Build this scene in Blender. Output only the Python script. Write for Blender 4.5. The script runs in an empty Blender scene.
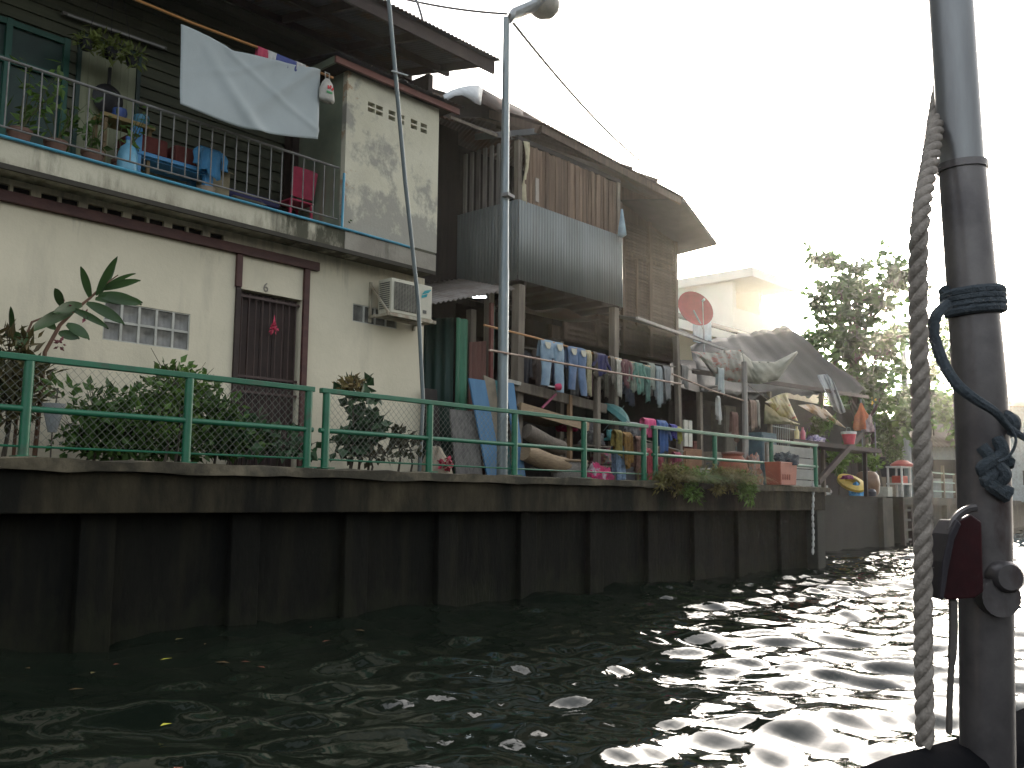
import bpy, math, random
import numpy as np
from mathutils import Vector, Matrix, noise as NZ
random.seed(7); rng = np.random.default_rng(7)
rad = math.radians
scn = bpy.context.scene
col = scn.collection

# ------------------------------------------------------------------ camera, sky, sun, exposure
# X runs along the canal (away from us), Y from the boat towards the houses, Z up, water at Z = 0
YAW, PITCH, ROLL, FPX, EYE = rad(41.8), rad(6.9), rad(.5), 960., 1.4
Rv = Vector((math.sin(YAW), -math.cos(YAW), 0)); Fv = Vector((math.cos(YAW), math.sin(YAW), 0)); Uv = Vector((0, 0, 1))
up0 = Uv*math.cos(PITCH) - Fv*math.sin(PITCH); fw0 = Fv*math.cos(PITCH) + Uv*math.sin(PITCH)
cx = Rv*math.cos(ROLL) + up0*math.sin(ROLL); cy = up0*math.cos(ROLL) - Rv*math.sin(ROLL)
cam = bpy.data.objects.new('camera', bpy.data.cameras.new('camera')); col.objects.link(cam)
cam.matrix_world = Matrix.Translation((0, 0, EYE)) @ Matrix((cx, cy, -fw0)).transposed().to_4x4()
cam.data.sensor_width = 36; cam.data.lens = 36*FPX/1024; cam.data.clip_start = .05; cam.data.clip_end = 3000
scn.camera = cam
scn.view_settings.view_transform = 'Standard'; scn.view_settings.look = 'None'
scn.view_settings.gamma = 1; scn.view_settings.use_curve_mapping = False
scn.view_settings.exposure = EXPOSURE = 2.6
SUN_EL, SUN_AZ = rad(10.0), math.atan2(.375, .970)      # azimuth measured from +X towards +Y
w = bpy.data.worlds.new('World'); scn.world = w; w.use_nodes = True
nt = w.node_tree; bg = nt.nodes['Background']
sky = nt.nodes.new('ShaderNodeTexSky'); sky.sky_type = 'NISHITA'; sky.sun_disc = False
sky.sun_elevation = SUN_EL; sky.sun_rotation = math.pi/2 - SUN_AZ
sky.air_density = 1.0; sky.dust_density = 8.0; sky.ozone_density = 1.0
hs = nt.nodes.new('ShaderNodeHueSaturation'); hs.inputs['Saturation'].default_value = .35
nt.links.new(sky.outputs[0], hs.inputs['Color']); nt.links.new(hs.outputs[0], bg.inputs[0])
bg.inputs[1].default_value = .15
sl = bpy.data.lights.new('sun', 'SUN'); sl.energy = 2.0; sl.angle = rad(.5); sl.color = (1, .86, .66)
so = bpy.data.objects.new('sun', sl); col.objects.link(so)
sd = Vector((math.cos(SUN_EL)*math.cos(SUN_AZ), math.cos(SUN_EL)*math.sin(SUN_AZ), math.sin(SUN_EL)))
so.rotation_euler = sd.to_track_quat('Z', 'Y').to_euler(); so.location = (30, 30, 30)
scn.cycles.use_denoising = True

# ------------------------------------------------------------------ measuring helpers
def ray(x, y):
    u = (x-512)/FPX; v = (384-y)/FPX
    return cx*u + cy*v + fw0
def P(x, y, Y):
    d = ray(x, y); t = Y/d.y; return Vector((d.x*t, Y, EYE+d.z*t))
def PZ(x, y, Z):
    d = ray(x, y); t = (Z-EYE)/d.z; return Vector((d.x*t, d.y*t, Z))
def PD(x, y, D):
    return Vector((0, 0, EYE)) + ray(x, y)*D
V = Vector
# ------------------------------------------------------------------ materials
def M(name, c1, c2=None, sc=4, st=(1, 1, 1), rough=.75, bump=0, bsc=30, dirt=None, dsc=1.5, dst=(1, 1, .25), dlo=.5, dhi=.62,
      damt=.9, metal=0, rand=0, spec=.35, trans=0, lo=.35, hi=.65):
    m = bpy.data.materials.new(name); m.use_nodes = True; t = m.node_tree; N = t.nodes; L = t.links
    b = N['Principled BSDF']; b.inputs['Roughness'].default_value = rough; b.inputs['Metallic'].default_value = metal
    b.inputs['Specular IOR Level'].default_value = spec
    tc = N.new('ShaderNodeTexCoord')
    def noise(scale, stretch, det=7):
        mp = N.new('ShaderNodeMapping'); mp.inputs['Scale'].default_value = stretch
        L.new(tc.outputs['Object'], mp.inputs[0])
        n = N.new('ShaderNodeTexNoise'); n.inputs['Scale'].default_value = scale; n.inputs['Detail'].default_value = det
        n.inputs['Roughness'].default_value = .62; L.new(mp.outputs[0], n.inputs[0]); return n
    def ramp(n, a, z):
        r = N.new('ShaderNodeMapRange'); r.inputs[1].default_value = a; r.inputs[2].default_value = z
        L.new(n.outputs[0], r.inputs[0]); return r.outputs[0]
    def mix(f, a, c, fac=None):
        x = N.new('ShaderNodeMix'); x.data_type = 'RGBA'
        if f is not None: L.new(f, x.inputs[0])
        else: x.inputs[0].default_value = fac
        for i, s in ((6, a), (7, c)):
            if isinstance(s, tuple): x.inputs[i].default_value = (*s, 1)
            else: L.new(s, x.inputs[i])
        return x.outputs[2]
    c2 = c2 or tuple(k*.78 for k in c1)
    c = mix(ramp(noise(sc, st), lo, hi), c1, c2)
    if dirt:
        f = ramp(noise(dsc, dst), dlo, dhi)
        ml = N.new('ShaderNodeMath'); ml.operation = 'MULTIPLY'; ml.inputs[1].default_value = damt; L.new(f, ml.inputs[0])
        c = mix(ml.outputs[0], c, dirt)
    if rand:
        g = N.new('ShaderNodeNewGeometry'); h = N.new('ShaderNodeHueSaturation')
        r = N.new('ShaderNodeMapRange'); r.inputs[3].default_value = 1-rand; r.inputs[4].default_value = 1+rand
        L.new(g.outputs['Random Per Island'], r.inputs[0]); L.new(r.outputs[0], h.inputs['Value']); L.new(c, h.inputs['Color']); c = h.outputs[0]
    L.new(c, b.inputs['Base Color'])
    if bump:
        n = noise(bsc, st, 5); bp = N.new('ShaderNodeBump'); bp.inputs['Strength'].default_value = bump; bp.inputs['Distance'].default_value = .02
        L.new(n.outputs[0], bp.inputs['Height']); L.new(bp.outputs[0], b.inputs['Normal'])
    if trans:
        tr = N.new('ShaderNodeBsdfTranslucent'); L.new(c, tr.inputs[0]); ms = N.new('ShaderNodeMixShader'); ms.inputs[0].default_value = trans
        L.new(b.outputs[0], ms.inputs[1]); L.new(tr.outputs[0], ms.inputs[2]); L.new(ms.outputs[0], N['Material Output'].inputs[0])
    return m
_plain = {}
def C(r, g, b, rough=.7, trans=0):                                   # a lightly worn plain colour
    k = (r, g, b, rough, trans)
    if k not in _plain: _plain[k] = M('worn_colour', (r, g, b), (r*.7, g*.7, b*.7), sc=6, rough=rough, trans=trans)
    return _plain[k]

def stain(m, axis, a, b, colr, sc=3, st=(3, 1, .3), lo=.45, hi=.6, amt=.8):
    """damp stains of their own shape: noise that grows from position a to b along an axis of the wall"""
    t = m.node_tree; N = t.nodes; L = t.links; bs = N['Principled BSDF']; old = bs.inputs['Base Color'].links[0].from_socket
    tc = N.new('ShaderNodeTexCoord'); sp = N.new('ShaderNodeSeparateXYZ'); L.new(tc.outputs['Object'], sp.inputs[0])
    g = N.new('ShaderNodeMapRange'); g.inputs[1].default_value = a; g.inputs[2].default_value = b; L.new(sp.outputs[axis], g.inputs[0])
    mp = N.new('ShaderNodeMapping'); mp.inputs['Scale'].default_value = st; L.new(tc.outputs['Object'], mp.inputs[0])
    n = N.new('ShaderNodeTexNoise'); n.inputs['Scale'].default_value = sc; n.inputs['Detail'].default_value = 8; n.inputs['Roughness'].default_value = .68; L.new(mp.outputs[0], n.inputs[0])
    ad = N.new('ShaderNodeMath'); ad.operation = 'MULTIPLY_ADD'; ad.inputs[1].default_value = .34; L.new(g.outputs[0], ad.inputs[0]); L.new(n.outputs[0], ad.inputs[2])
    r = N.new('ShaderNodeMapRange'); r.inputs[1].default_value = lo+.2; r.inputs[2].default_value = hi+.2; r.inputs[4].default_value = amt; L.new(ad.outputs[0], r.inputs[0])
    x = N.new('ShaderNodeMix'); x.data_type = 'RGBA'; L.new(r.outputs[0], x.inputs[0]); L.new(old, x.inputs[6]); x.inputs[7].default_value = (*colr, 1)
    L.new(x.outputs[2], bs.inputs['Base Color'])
CREAM = M('cream_render', (.63, .57, .43), (.56, .51, .38), sc=1.2, rough=.85, bump=.25, bsc=18, dirt=(.27, .25, .2), dsc=.9, dst=(2.2, 1, .5), dlo=.55, dhi=.8, damt=.55)
CREAM_ROOM = M('stained_cream_render', (.58, .55, .43), (.52, .49, .37), sc=1.5, rough=.88, bump=.3, bsc=14, dirt=(.4, .37, .3), dsc=1.1, dst=(1, 1, 1), dlo=.56, dhi=.7, damt=.6)
FASCIA = M('mouldy_cream_render', (.5, .47, .36), (.4, .37, .28), sc=1.5, rough=.88, bump=.3, bsc=20, dirt=(.06, .058, .04), dsc=1.3, dst=(1.6, 1, .35), dlo=.56, dhi=.7, damt=.9)
stain(CREAM, 2, 2.2, 3.15, (.2, .185, .15), sc=2.2, st=(2.5, 1, .35), lo=.58, hi=.82, amt=.7)
stain(CREAM, 2, 1.5, -.2, (.24, .21, .16), sc=1.6, st=(1, 1, .8), lo=.55, hi=.8, amt=.6)
stain(CREAM_ROOM, 2, 6.4, 3.3, (.27, .26, .225), sc=1.3, st=(1.2, 1, 1), lo=.50, hi=.58, amt=.85)
stain(CREAM_ROOM, 0, 5.0, 4.0, (.36, .22, .13), sc=1.9, st=(1, 1, 1.2), lo=.62, hi=.66, amt=.8)
stain(FASCIA, 0, 1.5, 4.2, (.035, .036, .02), sc=1.5, st=(1.6, 1, .5), lo=.5, hi=.62, amt=.93)
stain(FASCIA, 2, 3.5, 3.15, (.1, .09, .06), sc=3, st=(2, 1, .5), lo=.5, hi=.75, amt=.6)
GREEN_RENDER = M('green_render', (.24, .27, .19), (.17, .2, .15), sc=2, rough=.85, dirt=(.2, .12, .09), dsc=1.6, dlo=.58, dhi=.7)
CLAP = M('olive_boards', (.085, .09, .058), (.055, .06, .04), sc=2, st=(.6, 1, 6), rough=.75, bump=.2, rand=.16)
DOORCREAM = M('pale_green_boards', (.25, .26, .17), (.2, .21, .13), sc=2, st=(6, 1, .5), rough=.7, rand=.1)
DGREEN = M('dark_green_paint', (.02, .05, .04), (.015, .035, .03), rough=.5)
BROWN = M('red_brown_timber', (.085, .035, .028), (.05, .02, .018), sc=3, st=(1, 1, 3), rough=.6, bump=.2)
RUSTTRIM = M('red_brown_fascia', (.19, .075, .055), (.13, .05, .04), sc=2, rough=.6)
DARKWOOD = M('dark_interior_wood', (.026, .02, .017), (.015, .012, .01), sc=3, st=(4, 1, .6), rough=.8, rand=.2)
ROOFDARK = M('dark_corrugated_sheet', (.075, .075, .085), (.045, .045, .05), sc=2, rough=.55, dirt=(.08, .045, .03), dsc=2, dst=(1, 1, 1))
ROOFRUST = M('rusty_corrugated_sheet', (.13, .1, .085), (.08, .06, .05), sc=1.5, rough=.65, dirt=(.12, .06, .035), dsc=1.2, dst=(1, 1, 1))
GALV = M('weathered_galvanised_sheet', (.16, .18, .175), (.12, .135, .13), sc=1.3, st=(2, 2, .6), rough=.6, dirt=(.12, .12, .11), dsc=2, dst=(3, 3, .25), dlo=.52, dhi=.7, damt=.6, rand=.1)
PLANKV = M('weathered_planks', (.17, .115, .075), (.09, .06, .042), sc=2.5, st=(5, 5, .5), rough=.85, bump=.3, rand=.35)
LOUVRE = M('brown_louvre_wood', (.12, .085, .06), (.07, .05, .038), sc=2.5, st=(5, 5, .5), rough=.85, bump=.3, rand=.2)
POSTW = M('grey_timber_post', (.2, .17, .13), (.11, .09, .07), sc=3, st=(4, 4, .4), rough=.85, bump=.4, rand=.12)
STEELG = M('galvanised_steel', (.19, .22, .225), (.14, .165, .17), sc=3, st=(3, 3, .5), rough=.45, metal=.5)
RAILG = M('green_railing_paint', (.012, .125, .062), (.009, .095, .048), sc=5, rough=.38, bump=.1, dirt=(.05, .06, .04), dsc=3.5, dst=(1, 1, 1), dlo=.6, dhi=.72, damt=.7, spec=.5)
WIRE = M('dull_mesh_wire', (.2, .21, .18), rough=.5, metal=.3)
GREYRAIL = M('grey_balcony_steel', (.2, .2, .19), (.13, .12, .11), sc=8, rough=.5, metal=.3)
BLUEPIPE = M('blue_water_pipe', (.06, .27, .38), (.05, .2, .29), sc=5, rough=.4)
CONC = M('stained_concrete', (.058, .048, .028), (.022, .019, .012), sc=1.7, st=(1.5, 1, .8), rough=.9, bump=.6, bsc=12, dirt=(.006, .006, .0045), dsc=1.1, dst=(1.5, 1, .3), dlo=.38, dhi=.6, damt=.95, spec=.15)
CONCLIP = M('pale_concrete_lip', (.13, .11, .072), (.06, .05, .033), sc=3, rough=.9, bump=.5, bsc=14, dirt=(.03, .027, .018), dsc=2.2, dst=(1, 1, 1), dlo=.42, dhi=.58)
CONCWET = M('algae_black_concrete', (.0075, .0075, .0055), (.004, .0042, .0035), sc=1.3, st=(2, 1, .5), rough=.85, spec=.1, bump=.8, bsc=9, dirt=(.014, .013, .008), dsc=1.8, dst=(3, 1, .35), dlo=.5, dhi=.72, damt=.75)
CONCMID = M('far_concrete', (.07, .063, .046), (.035, .032, .024), sc=1.2, rough=.9, bump=.4, dirt=(.03, .03, .025), dsc=.8, dst=(1.5, 1, .4), dlo=.45, dhi=.6)
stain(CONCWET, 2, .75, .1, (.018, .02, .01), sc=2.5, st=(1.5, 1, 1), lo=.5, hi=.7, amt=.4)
SOIL = M('dark_soil', (.05, .04, .03), (.03, .025, .02), rough=.95, bump=.5)
WALKM = M('walkway_concrete', (.13, .12, .1), (.08, .075, .06), rough=.9, bump=.3)
ACW = M('aged_ac_casing', (.5, .48, .38), (.42, .4, .32), sc=3, rough=.5, dirt=(.2, .17, .12), dsc=3, dst=(2, 2, .4), dlo=.58, dhi=.75)
DARK = M('black_void', (.012, .012, .012), rough=.8)  # flat black standing in for unlit depth behind openings
DARKBROWN = M('dark_brown_board', (.04, .025, .02), (.025, .016, .014), rough=.7)
BLUEPL = M('blue_painted_board', (.06, .17, .3), (.04, .12, .22), sc=2, st=(3, 3, .5), rough=.65, dirt=(.15, .16, .15), dsc=3, dst=(2, 2, .3), dlo=.58, dhi=.7)
GREENSH = M('green_painted_sheet', (.035, .15, .08), (.025, .1, .055), sc=2, st=(3, 3, .5), rough=.55)
GREENDK = M('dark_green_sheet', (.015, .04, .03), (.01, .028, .022), sc=2, st=(3, 3, .5), rough=.6)
RUSTSH = M('red_rusty_sheet', (.13, .055, .04), (.08, .04, .03), sc=2, st=(3, 3, .5), rough=.75)
WHITECL = M('white_sheet_cloth', (.55, .6, .6), (.5, .55, .55), sc=2, rough=.9, trans=.35)
BAMBOO = M('orange_bamboo', (.42, .2, .06), (.3, .14, .045), sc=6, st=(1, 4, 4), rough=.5)
BAMBOOP = M('pale_worn_pole', (.4, .3, .23), (.22, .13, .1), sc=6, rough=.55)
BAMBOOT = M('tan_bamboo_mat', (.3, .22, .13), (.2, .14, .09), sc=8, st=(1, 6, 6), rough=.8)
DENIM = M('faded_denim', (.22, .3, .36), (.15, .21, .27), sc=5, rough=.95, bump=.2)
DENIMD = M('blue_denim', (.12, .17, .26), (.08, .12, .19), sc=5, rough=.95, bump=.2)
LEAF = M('dark_green_leaf', (.085, .16, .035), (.045, .095, .022), sc=3, rough=.5, rand=.4, trans=.3)
LEAFB = M('fresh_green_leaf', (.12, .21, .04), (.075, .14, .03), sc=3, rough=.5, rand=.4, trans=.35)
LEAFT = M('sunlit_tree_leaf', (.06, .12, .025), (.03, .065, .016), sc=1, rough=.5, rand=.4, trans=.32)
LEAFY = M('dry_grass_blade', (.2, .17, .06), (.12, .12, .04), sc=3, rough=.8, rand=.4, trans=.3)
LEAFG = M('ginger_leaf', (.05, .1, .03), (.035, .07, .025), sc=2, st=(1, 1, 1), rough=.4, rand=.2, trans=.25)
BARK = M('grey_bark', (.09, .075, .055), (.05, .042, .032), sc=4, st=(3, 3, .6), rough=.9, bump=.5)
STEMR = M('reddish_stem', (.16, .08, .05), (.1, .06, .035), rough=.7)
FARWHITE = M('far_white_render', (.68, .66, .6), (.6, .58, .52), sc=.4, rough=.85)
FARYEL = M('far_yellow_render', (.5, .45, .3), (.42, .37, .25), sc=.4, rough=.85)
FARBRN = M('far_brown_sheet', (.13, .11, .09), (.09, .075, .06), sc=.6, rough=.8)
TARP = M('dark_grey_tarpaulin', (.034, .034, .029), (.018, .018, .016), sc=1.5, rough=.7, bump=.2, bsc=5)
MASTM = M('worn_black_steel', (.125, .115, .113), (.075, .068, .07), sc=14, rough=.38, metal=.55, bump=.04, bsc=40, dirt=(.035, .012, .011), dsc=9, dst=(1, 1, .4), dlo=.56, dhi=.68, damt=.8)
MASTU = M('flare_paled_steel', (.2, .205, .205), (.15, .15, .152), sc=10, st=(3, 3, .4), rough=.36, metal=.6)  # worn steel, toned paler on the upper mast to stand in for sun flare
ROPEM = M('weathered_tan_rope', (.33, .29, .25), (.19, .165, .14), sc=60, rough=.95, bump=.5, bsc=250)
BLUEROPE = M('faded_blue_rope', (.06, .072, .083), (.03, .04, .047), sc=40, rough=.95, bump=.5, bsc=180)
REDST = M('dark_red_block', (.035, .006, .008), (.012, .004, .005), sc=14, rough=.4, bump=.05, bsc=40)
BOATM = M('black_boat_tarp', (.01, .01, .011), (.006, .006, .007), sc=3, rough=.9, spec=0, bump=.3, bsc=8)

# ------------------------------------------------------------------ mesh helpers
ORG = {}
class MB:
    def __init__(s): s.v = []; s.f = []; s.mi = []; s.k = 0
    def add(s, vs, fs):
        n = len(s.v); s.v += [tuple(a) for a in vs]; s.f += [tuple(n+i for i in f) for f in fs]; s.mi += [s.k]*len(fs); return s
    def box(s, x0, x1, y0, y1, z0, z1):
        return s.add([(x, y, z) for x in (x0, x1) for y in (y0, y1) for z in (z0, z1)],
                     [(0, 1, 3, 2), (4, 6, 7, 5), (0, 4, 5, 1), (2, 3, 7, 6), (0, 2, 6, 4), (1, 5, 7, 3)])
    def obox(s, c, sx, sy, sz, rz=0, rx=0, ry=0):
        m = Matrix.Rotation(rz, 3, 'Z') @ Matrix.Rotation(ry, 3, 'Y') @ Matrix.Rotation(rx, 3, 'X')
        return s.add([V(c)+m @ V((x*sx/2, y*sy/2, z*sz/2)) for x in (-1, 1) for y in (-1, 1) for z in (-1, 1)],
                     [(0, 1, 3, 2), (4, 6, 7, 5), (0, 4, 5, 1), (2, 3, 7, 6), (0, 2, 6, 4), (1, 5, 7, 3)])
    def beam(s, p, q, a, b, side=V((0, 1, 0))):                       # bar of section a (along side) x b
        p = V(p); q = V(q); d = (q-p).normalized(); sv = (side - d*side.dot(d))
        if sv.length < 1e-4: sv = V((1, 0, 0)) - d*d.x
        sv.normalize(); u = d.cross(sv)
        vs = [c + sv*(i*a/2) + u*(j*b/2) for c in (p, q) for i, j in ((-1, -1), (1, -1), (1, 1), (-1, 1))]
        return s.add(vs, [(0, 1, 2, 3), (7, 6, 5, 4), (0, 4, 5, 1), (1, 5, 6, 2), (2, 6, 7, 3), (3, 7, 4, 0)])
    def tube(s, pts, r, n=8, cap=True):
        pts = [V(p) for p in pts]; rs = r if isinstance(r, (list, tuple)) else [r]*len(pts)
        d0 = (pts[1]-pts[0]).normalized(); a = d0.orthogonal().normalized(); vs = []
        for i, p in enumerate(pts):
            d = (pts[min(i+1, len(pts)-1)]-pts[max(i-1, 0)]).normalized()
            a = (a-d*a.dot(d)); a.normalize(); b = d.cross(a)
            vs += [p + (a*math.cos(2*math.pi*k/n)+b*math.sin(2*math.pi*k/n))*rs[i] for k in range(n)]
        fs = [(i*n+k, i*n+(k+1) % n, (i+1)*n+(k+1) % n, (i+1)*n+k) for i in range(len(pts)-1) for k in range(n)]
        if cap: fs += [tuple(range(n-1, -1, -1)), tuple(range((len(pts)-1)*n, len(pts)*n))]
        return s.add(vs, fs)
    def grid(s, rows, thick=0, tdir=None):                            # rows: list of rows of points; thick gives it a back
        nr, nc = len(rows), len(rows[0]); fl = [V(p) for r in rows for p in r]
        q = [(i*nc+j, i*nc+j+1, (i+1)*nc+j+1, (i+1)*nc+j) for i in range(nr-1) for j in range(nc-1)]
        if not thick: return s.add(fl, q)
        if tdir is None:
            tdir = (fl[nc-1]-fl[0]).cross(fl[-nc]-fl[0]).normalized()
        n = nr*nc; vs = fl + [p+V(tdir)*thick for p in fl]
        fs = q + [tuple(n+k for k in reversed(f)) for f in q]
        bd = [j for j in range(nc)] + [i*nc+nc-1 for i in range(1, nr)] + [(nr-1)*nc+j for j in range(nc-2, -1, -1)] + [i*nc for i in range(nr-2, 0, -1)]
        fs += [(bd[i], n+bd[i], n+bd[(i+1) % len(bd)], bd[(i+1) % len(bd)]) for i in range(len(bd))]
        return s.add(vs, fs)
    def lathe(s, c, prof, n=20, ax=None):
        m = ax.to_track_quat('Z', 'Y').to_matrix() if ax is not None else Matrix.Identity(3)
        vs = [V(c)+m @ V((r*math.cos(2*math.pi*k/n), r*math.sin(2*math.pi*k/n), z)) for r, z in prof for k in range(n)]
        fs = [(i*n+k, i*n+(k+1) % n, (i+1)*n+(k+1) % n, (i+1)*n+k) for i in range(len(prof)-1) for k in range(n)]
        fs += [tuple(range(n-1, -1, -1)), tuple(range((len(prof)-1)*n, len(prof)*n))]
        return s.add(vs, fs)
    def wall(s, x0, x1, z0, z1, y0, y1, holes):                       # wall in the XZ plane with openings
        xs = sorted({x0, x1, *[h[0] for h in holes], *[h[1] for h in holes]}); zs = sorted({z0, z1, *[h[2] for h in holes], *[h[3] for h in holes]})
        solid = lambda i, j: 0 <= i < len(xs)-1 and 0 <= j < len(zs)-1 and not any(
            h[0] < (xs[i]+xs[i+1])/2 < h[1] and h[2] < (zs[j]+zs[j+1])/2 < h[3] for h in holes)
        for i in range(len(xs)-1):
            for j in range(len(zs)-1):
                if not solid(i, j): continue
                a, b, c, d = xs[i], xs[i+1], zs[j], zs[j+1]
                s.add([(a, y0, c), (b, y0, c), (b, y0, d), (a, y0, d)], [(0, 1, 2, 3)]); s.add([(a, y1, c), (b, y1, c), (b, y1, d), (a, y1, d)], [(3, 2, 1, 0)])
                for di, dj, p, q in ((-1, 0, (a, c), (a, d)), (1, 0, (b, c), (b, d)), (0, -1, (a, c), (b, c)), (0, 1, (a, d), (b, d))):
                    if not solid(i+di, j+dj):
                        s.add([(p[0], y0, p[1]), (q[0], y0, q[1]), (q[0], y1, q[1]), (p[0], y1, p[1])], [(0, 1, 2, 3)])
        return s
    def corr(s, p00, p10, p01, p11, pitch=.076, amp=.012, nv=3, thick=.004):   # corrugated sheet: p00->p10 across the waves, p00->p01 along them
        p00, p10, p01, p11 = map(V, (p00, p10, p01, p11))
        n = max(8, int((p10-p00).length/pitch*6)); nrm = (p10-p00).cross(p01-p00).normalized()
        L = (p10-p00).length
        rows = [[(p00.lerp(p10, i/n)).lerp(p01.lerp(p11, i/n), j/(nv-1)) + nrm*amp*math.sin(2*math.pi*i/n*L/pitch) for i in range(n+1)] for j in range(nv)]
        return s.grid(rows, thick, nrm)
    def leaf(s, c, d, n, L, W):                                       # one folded leaf of 4 triangles
        c = V(c); d = V(d).normalized(); n = V(n); sd = d.cross(n)
        if sd.length < 1e-3: sd = d.orthogonal()
        sd.normalize(); n = sd.cross(d)
        return s.add([c, c+d*L*.4+sd*W/2+n*W*.15, c+d*L, c+d*L*.4-sd*W/2+n*W*.15, c+d*L*.45], [(0, 1, 4), (1, 2, 4), (4, 2, 3), (0, 4, 3)])
    def build(s, name, mat, parent=None, smooth=False, bevel=0, origin=None):
        vs = np.array(s.v, dtype=float)
        if parent is not None: o0 = ORG[parent.name]
        elif origin is not None: o0 = V(origin)
        else:
            a, b = vs.min(0), vs.max(0); o0 = V(((a[0]+b[0])/2, (a[1]+b[1])/2, a[2]))
        me = bpy.data.meshes.new(name); me.from_pydata((vs-np.array(o0)).tolist(), [], s.f); me.validate(); me.update()
        for m in (mat if isinstance(mat, (list, tuple)) else [mat]): me.materials.append(m)
        if isinstance(mat, (list, tuple)) and len(me.polygons) == len(s.mi): me.polygons.foreach_set('material_index', s.mi)
        if smooth: me.polygons.foreach_set('use_smooth', [True]*len(me.polygons))
        o = bpy.data.objects.new(name, me); col.objects.link(o)
        if parent is not None: o.parent = parent
        else: o.location = o0
        ORG[o.name] = o0
        if smooth == 'auto':
            try: me.set_sharp_from_angle(angle=rad(40))
            except Exception: pass
        if bevel:
            b = o.modifiers.new('bevel', 'BEVEL'); b.width = bevel; b.segments = 2; b.limit_method = 'ANGLE'
        return o
def tag(o, label, cat, group=None):
    o['label'] = label; o['category'] = cat
    if group: o['group'] = group
    return o
def thing(name, loc, label, cat, group=None):
    o = bpy.data.objects.new(name, None); col.objects.link(o); o.location = loc; o.empty_display_size = .1; ORG[o.name] = V(loc)
    return tag(o, label, cat, group)
def kind(o, k): o['kind'] = k; return o
def copy_tree(o, parent=None):
    c = o.copy(); col.objects.link(c); ORG[c.name] = ORG[o.name]
    if parent: c.parent = parent
    for ch in list(o.children):
        copy_tree(ch, c)
    return c
R_ = random.uniform
def rdir(up=0):
    v = V((random.gauss(0, 1), random.gauss(0, 1), random.gauss(0, 1)+up)); return v.normalized()
def cloud(mb, c, rx, ry, rz, n, L, W, shell=.5, up=.2):
    c = V(c)
    for _ in range(n):
        d = rdir(); r = (shell + (1-shell)*random.random()) if random.random() < .75 else random.random()
        p = c + V((d.x*rx*r, d.y*ry*r, d.z*rz*r)); k = R_(.6, 1.3)
        mb.leaf(p, (d*.6+rdir(up)), rdir(1), L*k, W*k)

# ------------------------------------------------------------------ water, ground
def bank(x):                                                         # where the bank's edge runs: straight, a step back, then a bend
    return np.interp(x, [-60, 20.8, 21, 33, 45, 75, 140, 600], [9.45, 9.45, 11.75, 12.3, 13.1, 18.2, 34, 160])
def build_water():
    xs = np.concatenate([np.arange(-3, 17, .052), np.arange(17, 36, .1), np.arange(34, 80, .3), np.geomspace(80, 330, 40)])
    ys = np.concatenate([-np.geomspace(300, 14, 30), np.arange(-13.5, -2, .2), np.arange(-2, 13, .052), np.arange(13, 30, .3), np.geomspace(30, 340, 25)])
    X, Y = np.meshgrid(xs, ys, indexing='ij'); Z = np.zeros_like(X)
    r = np.random.default_rng(3)
    wx = X + .35*np.sin(Y*.9+.4*X) ; wy = Y + .35*np.sin(X*.8-.3*Y)
    for lam, amp, n in ((2.4, .026, 5), (1.15, .022, 8), (.64, .0145, 11), (.36, .0048, 11), (.2, .0012, 8)):
        for _ in range(n):
            a = rad(r.uniform(-55, 55)) + rad(34); k = 2*math.pi/(lam*r.uniform(.75, 1.3)); ph = r.uniform(0, 6.28)
            s = np.sin(k*(math.cos(a)*wx+math.sin(a)*wy)+ph); Z += amp*r.uniform(.6, 1.2)*(s+.35*np.cos(2*np.arcsin(np.clip(s, -1, 1))))/math.sqrt(n)*1.25
    fade = np.clip((110-np.hypot(X, Y))/80, 0, 1); Z *= fade
    nx, ny = X.shape; co = np.stack([X, Y, Z], -1).reshape(-1, 3).astype(np.float32)
    i = np.arange(nx*ny).reshape(nx, ny); q = np.stack([i[:-1, :-1], i[1:, :-1], i[1:, 1:], i[:-1, 1:]], -1).reshape(-1, 4)
    me = bpy.data.meshes.new('water'); me.vertices.add(len(co)); me.vertices.foreach_set('co', co.ravel())
    me.loops.add(q.size); me.loops.foreach_set('vertex_index', q.ravel().astype(np.int32))
    me.polygons.add(len(q)); me.polygons.foreach_set('loop_start', np.arange(0, q.size, 4, dtype=np.int32)); me.polygons.foreach_set('loop_total', np.full(len(q), 4, dtype=np.int32))
    me.polygons.foreach_set('use_smooth', np.ones(len(q), dtype=bool)); me.update(); me.validate()
    m = M('murky_canal_water', (.009, .012, .008), (.006, .009, .006), sc=.5, rough=.03, bump=.04, bsc=9, spec=.5); m.node_tree.nodes['Principled BSDF'].inputs['IOR'].default_value = 1.33
    me.materials.append(m); o = bpy.data.objects.new('water', me); col.objects.link(o); kind(o, 'structure')
build_water()
g = MB()
xs = [-60, -30, -10, 0, 10, 20.8, 21, 27, 33, 39, 45, 60, 75, 100, 140, 300]
g.grid([[(x, bank(x)+.1, 1.6) for x in xs], [(x, bank(x)+60, 1.6) for x in xs], [(x, 360, 1.6) for x in xs]])
kind(g.build('ground', SOIL, origin=(0, 0, 0)), 'structure')
g = MB().box(-30, 20.7, 9.335, 10.75, 1.55, 1.66); kind(g.build('walkway', WALKM), 'structure')

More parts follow.
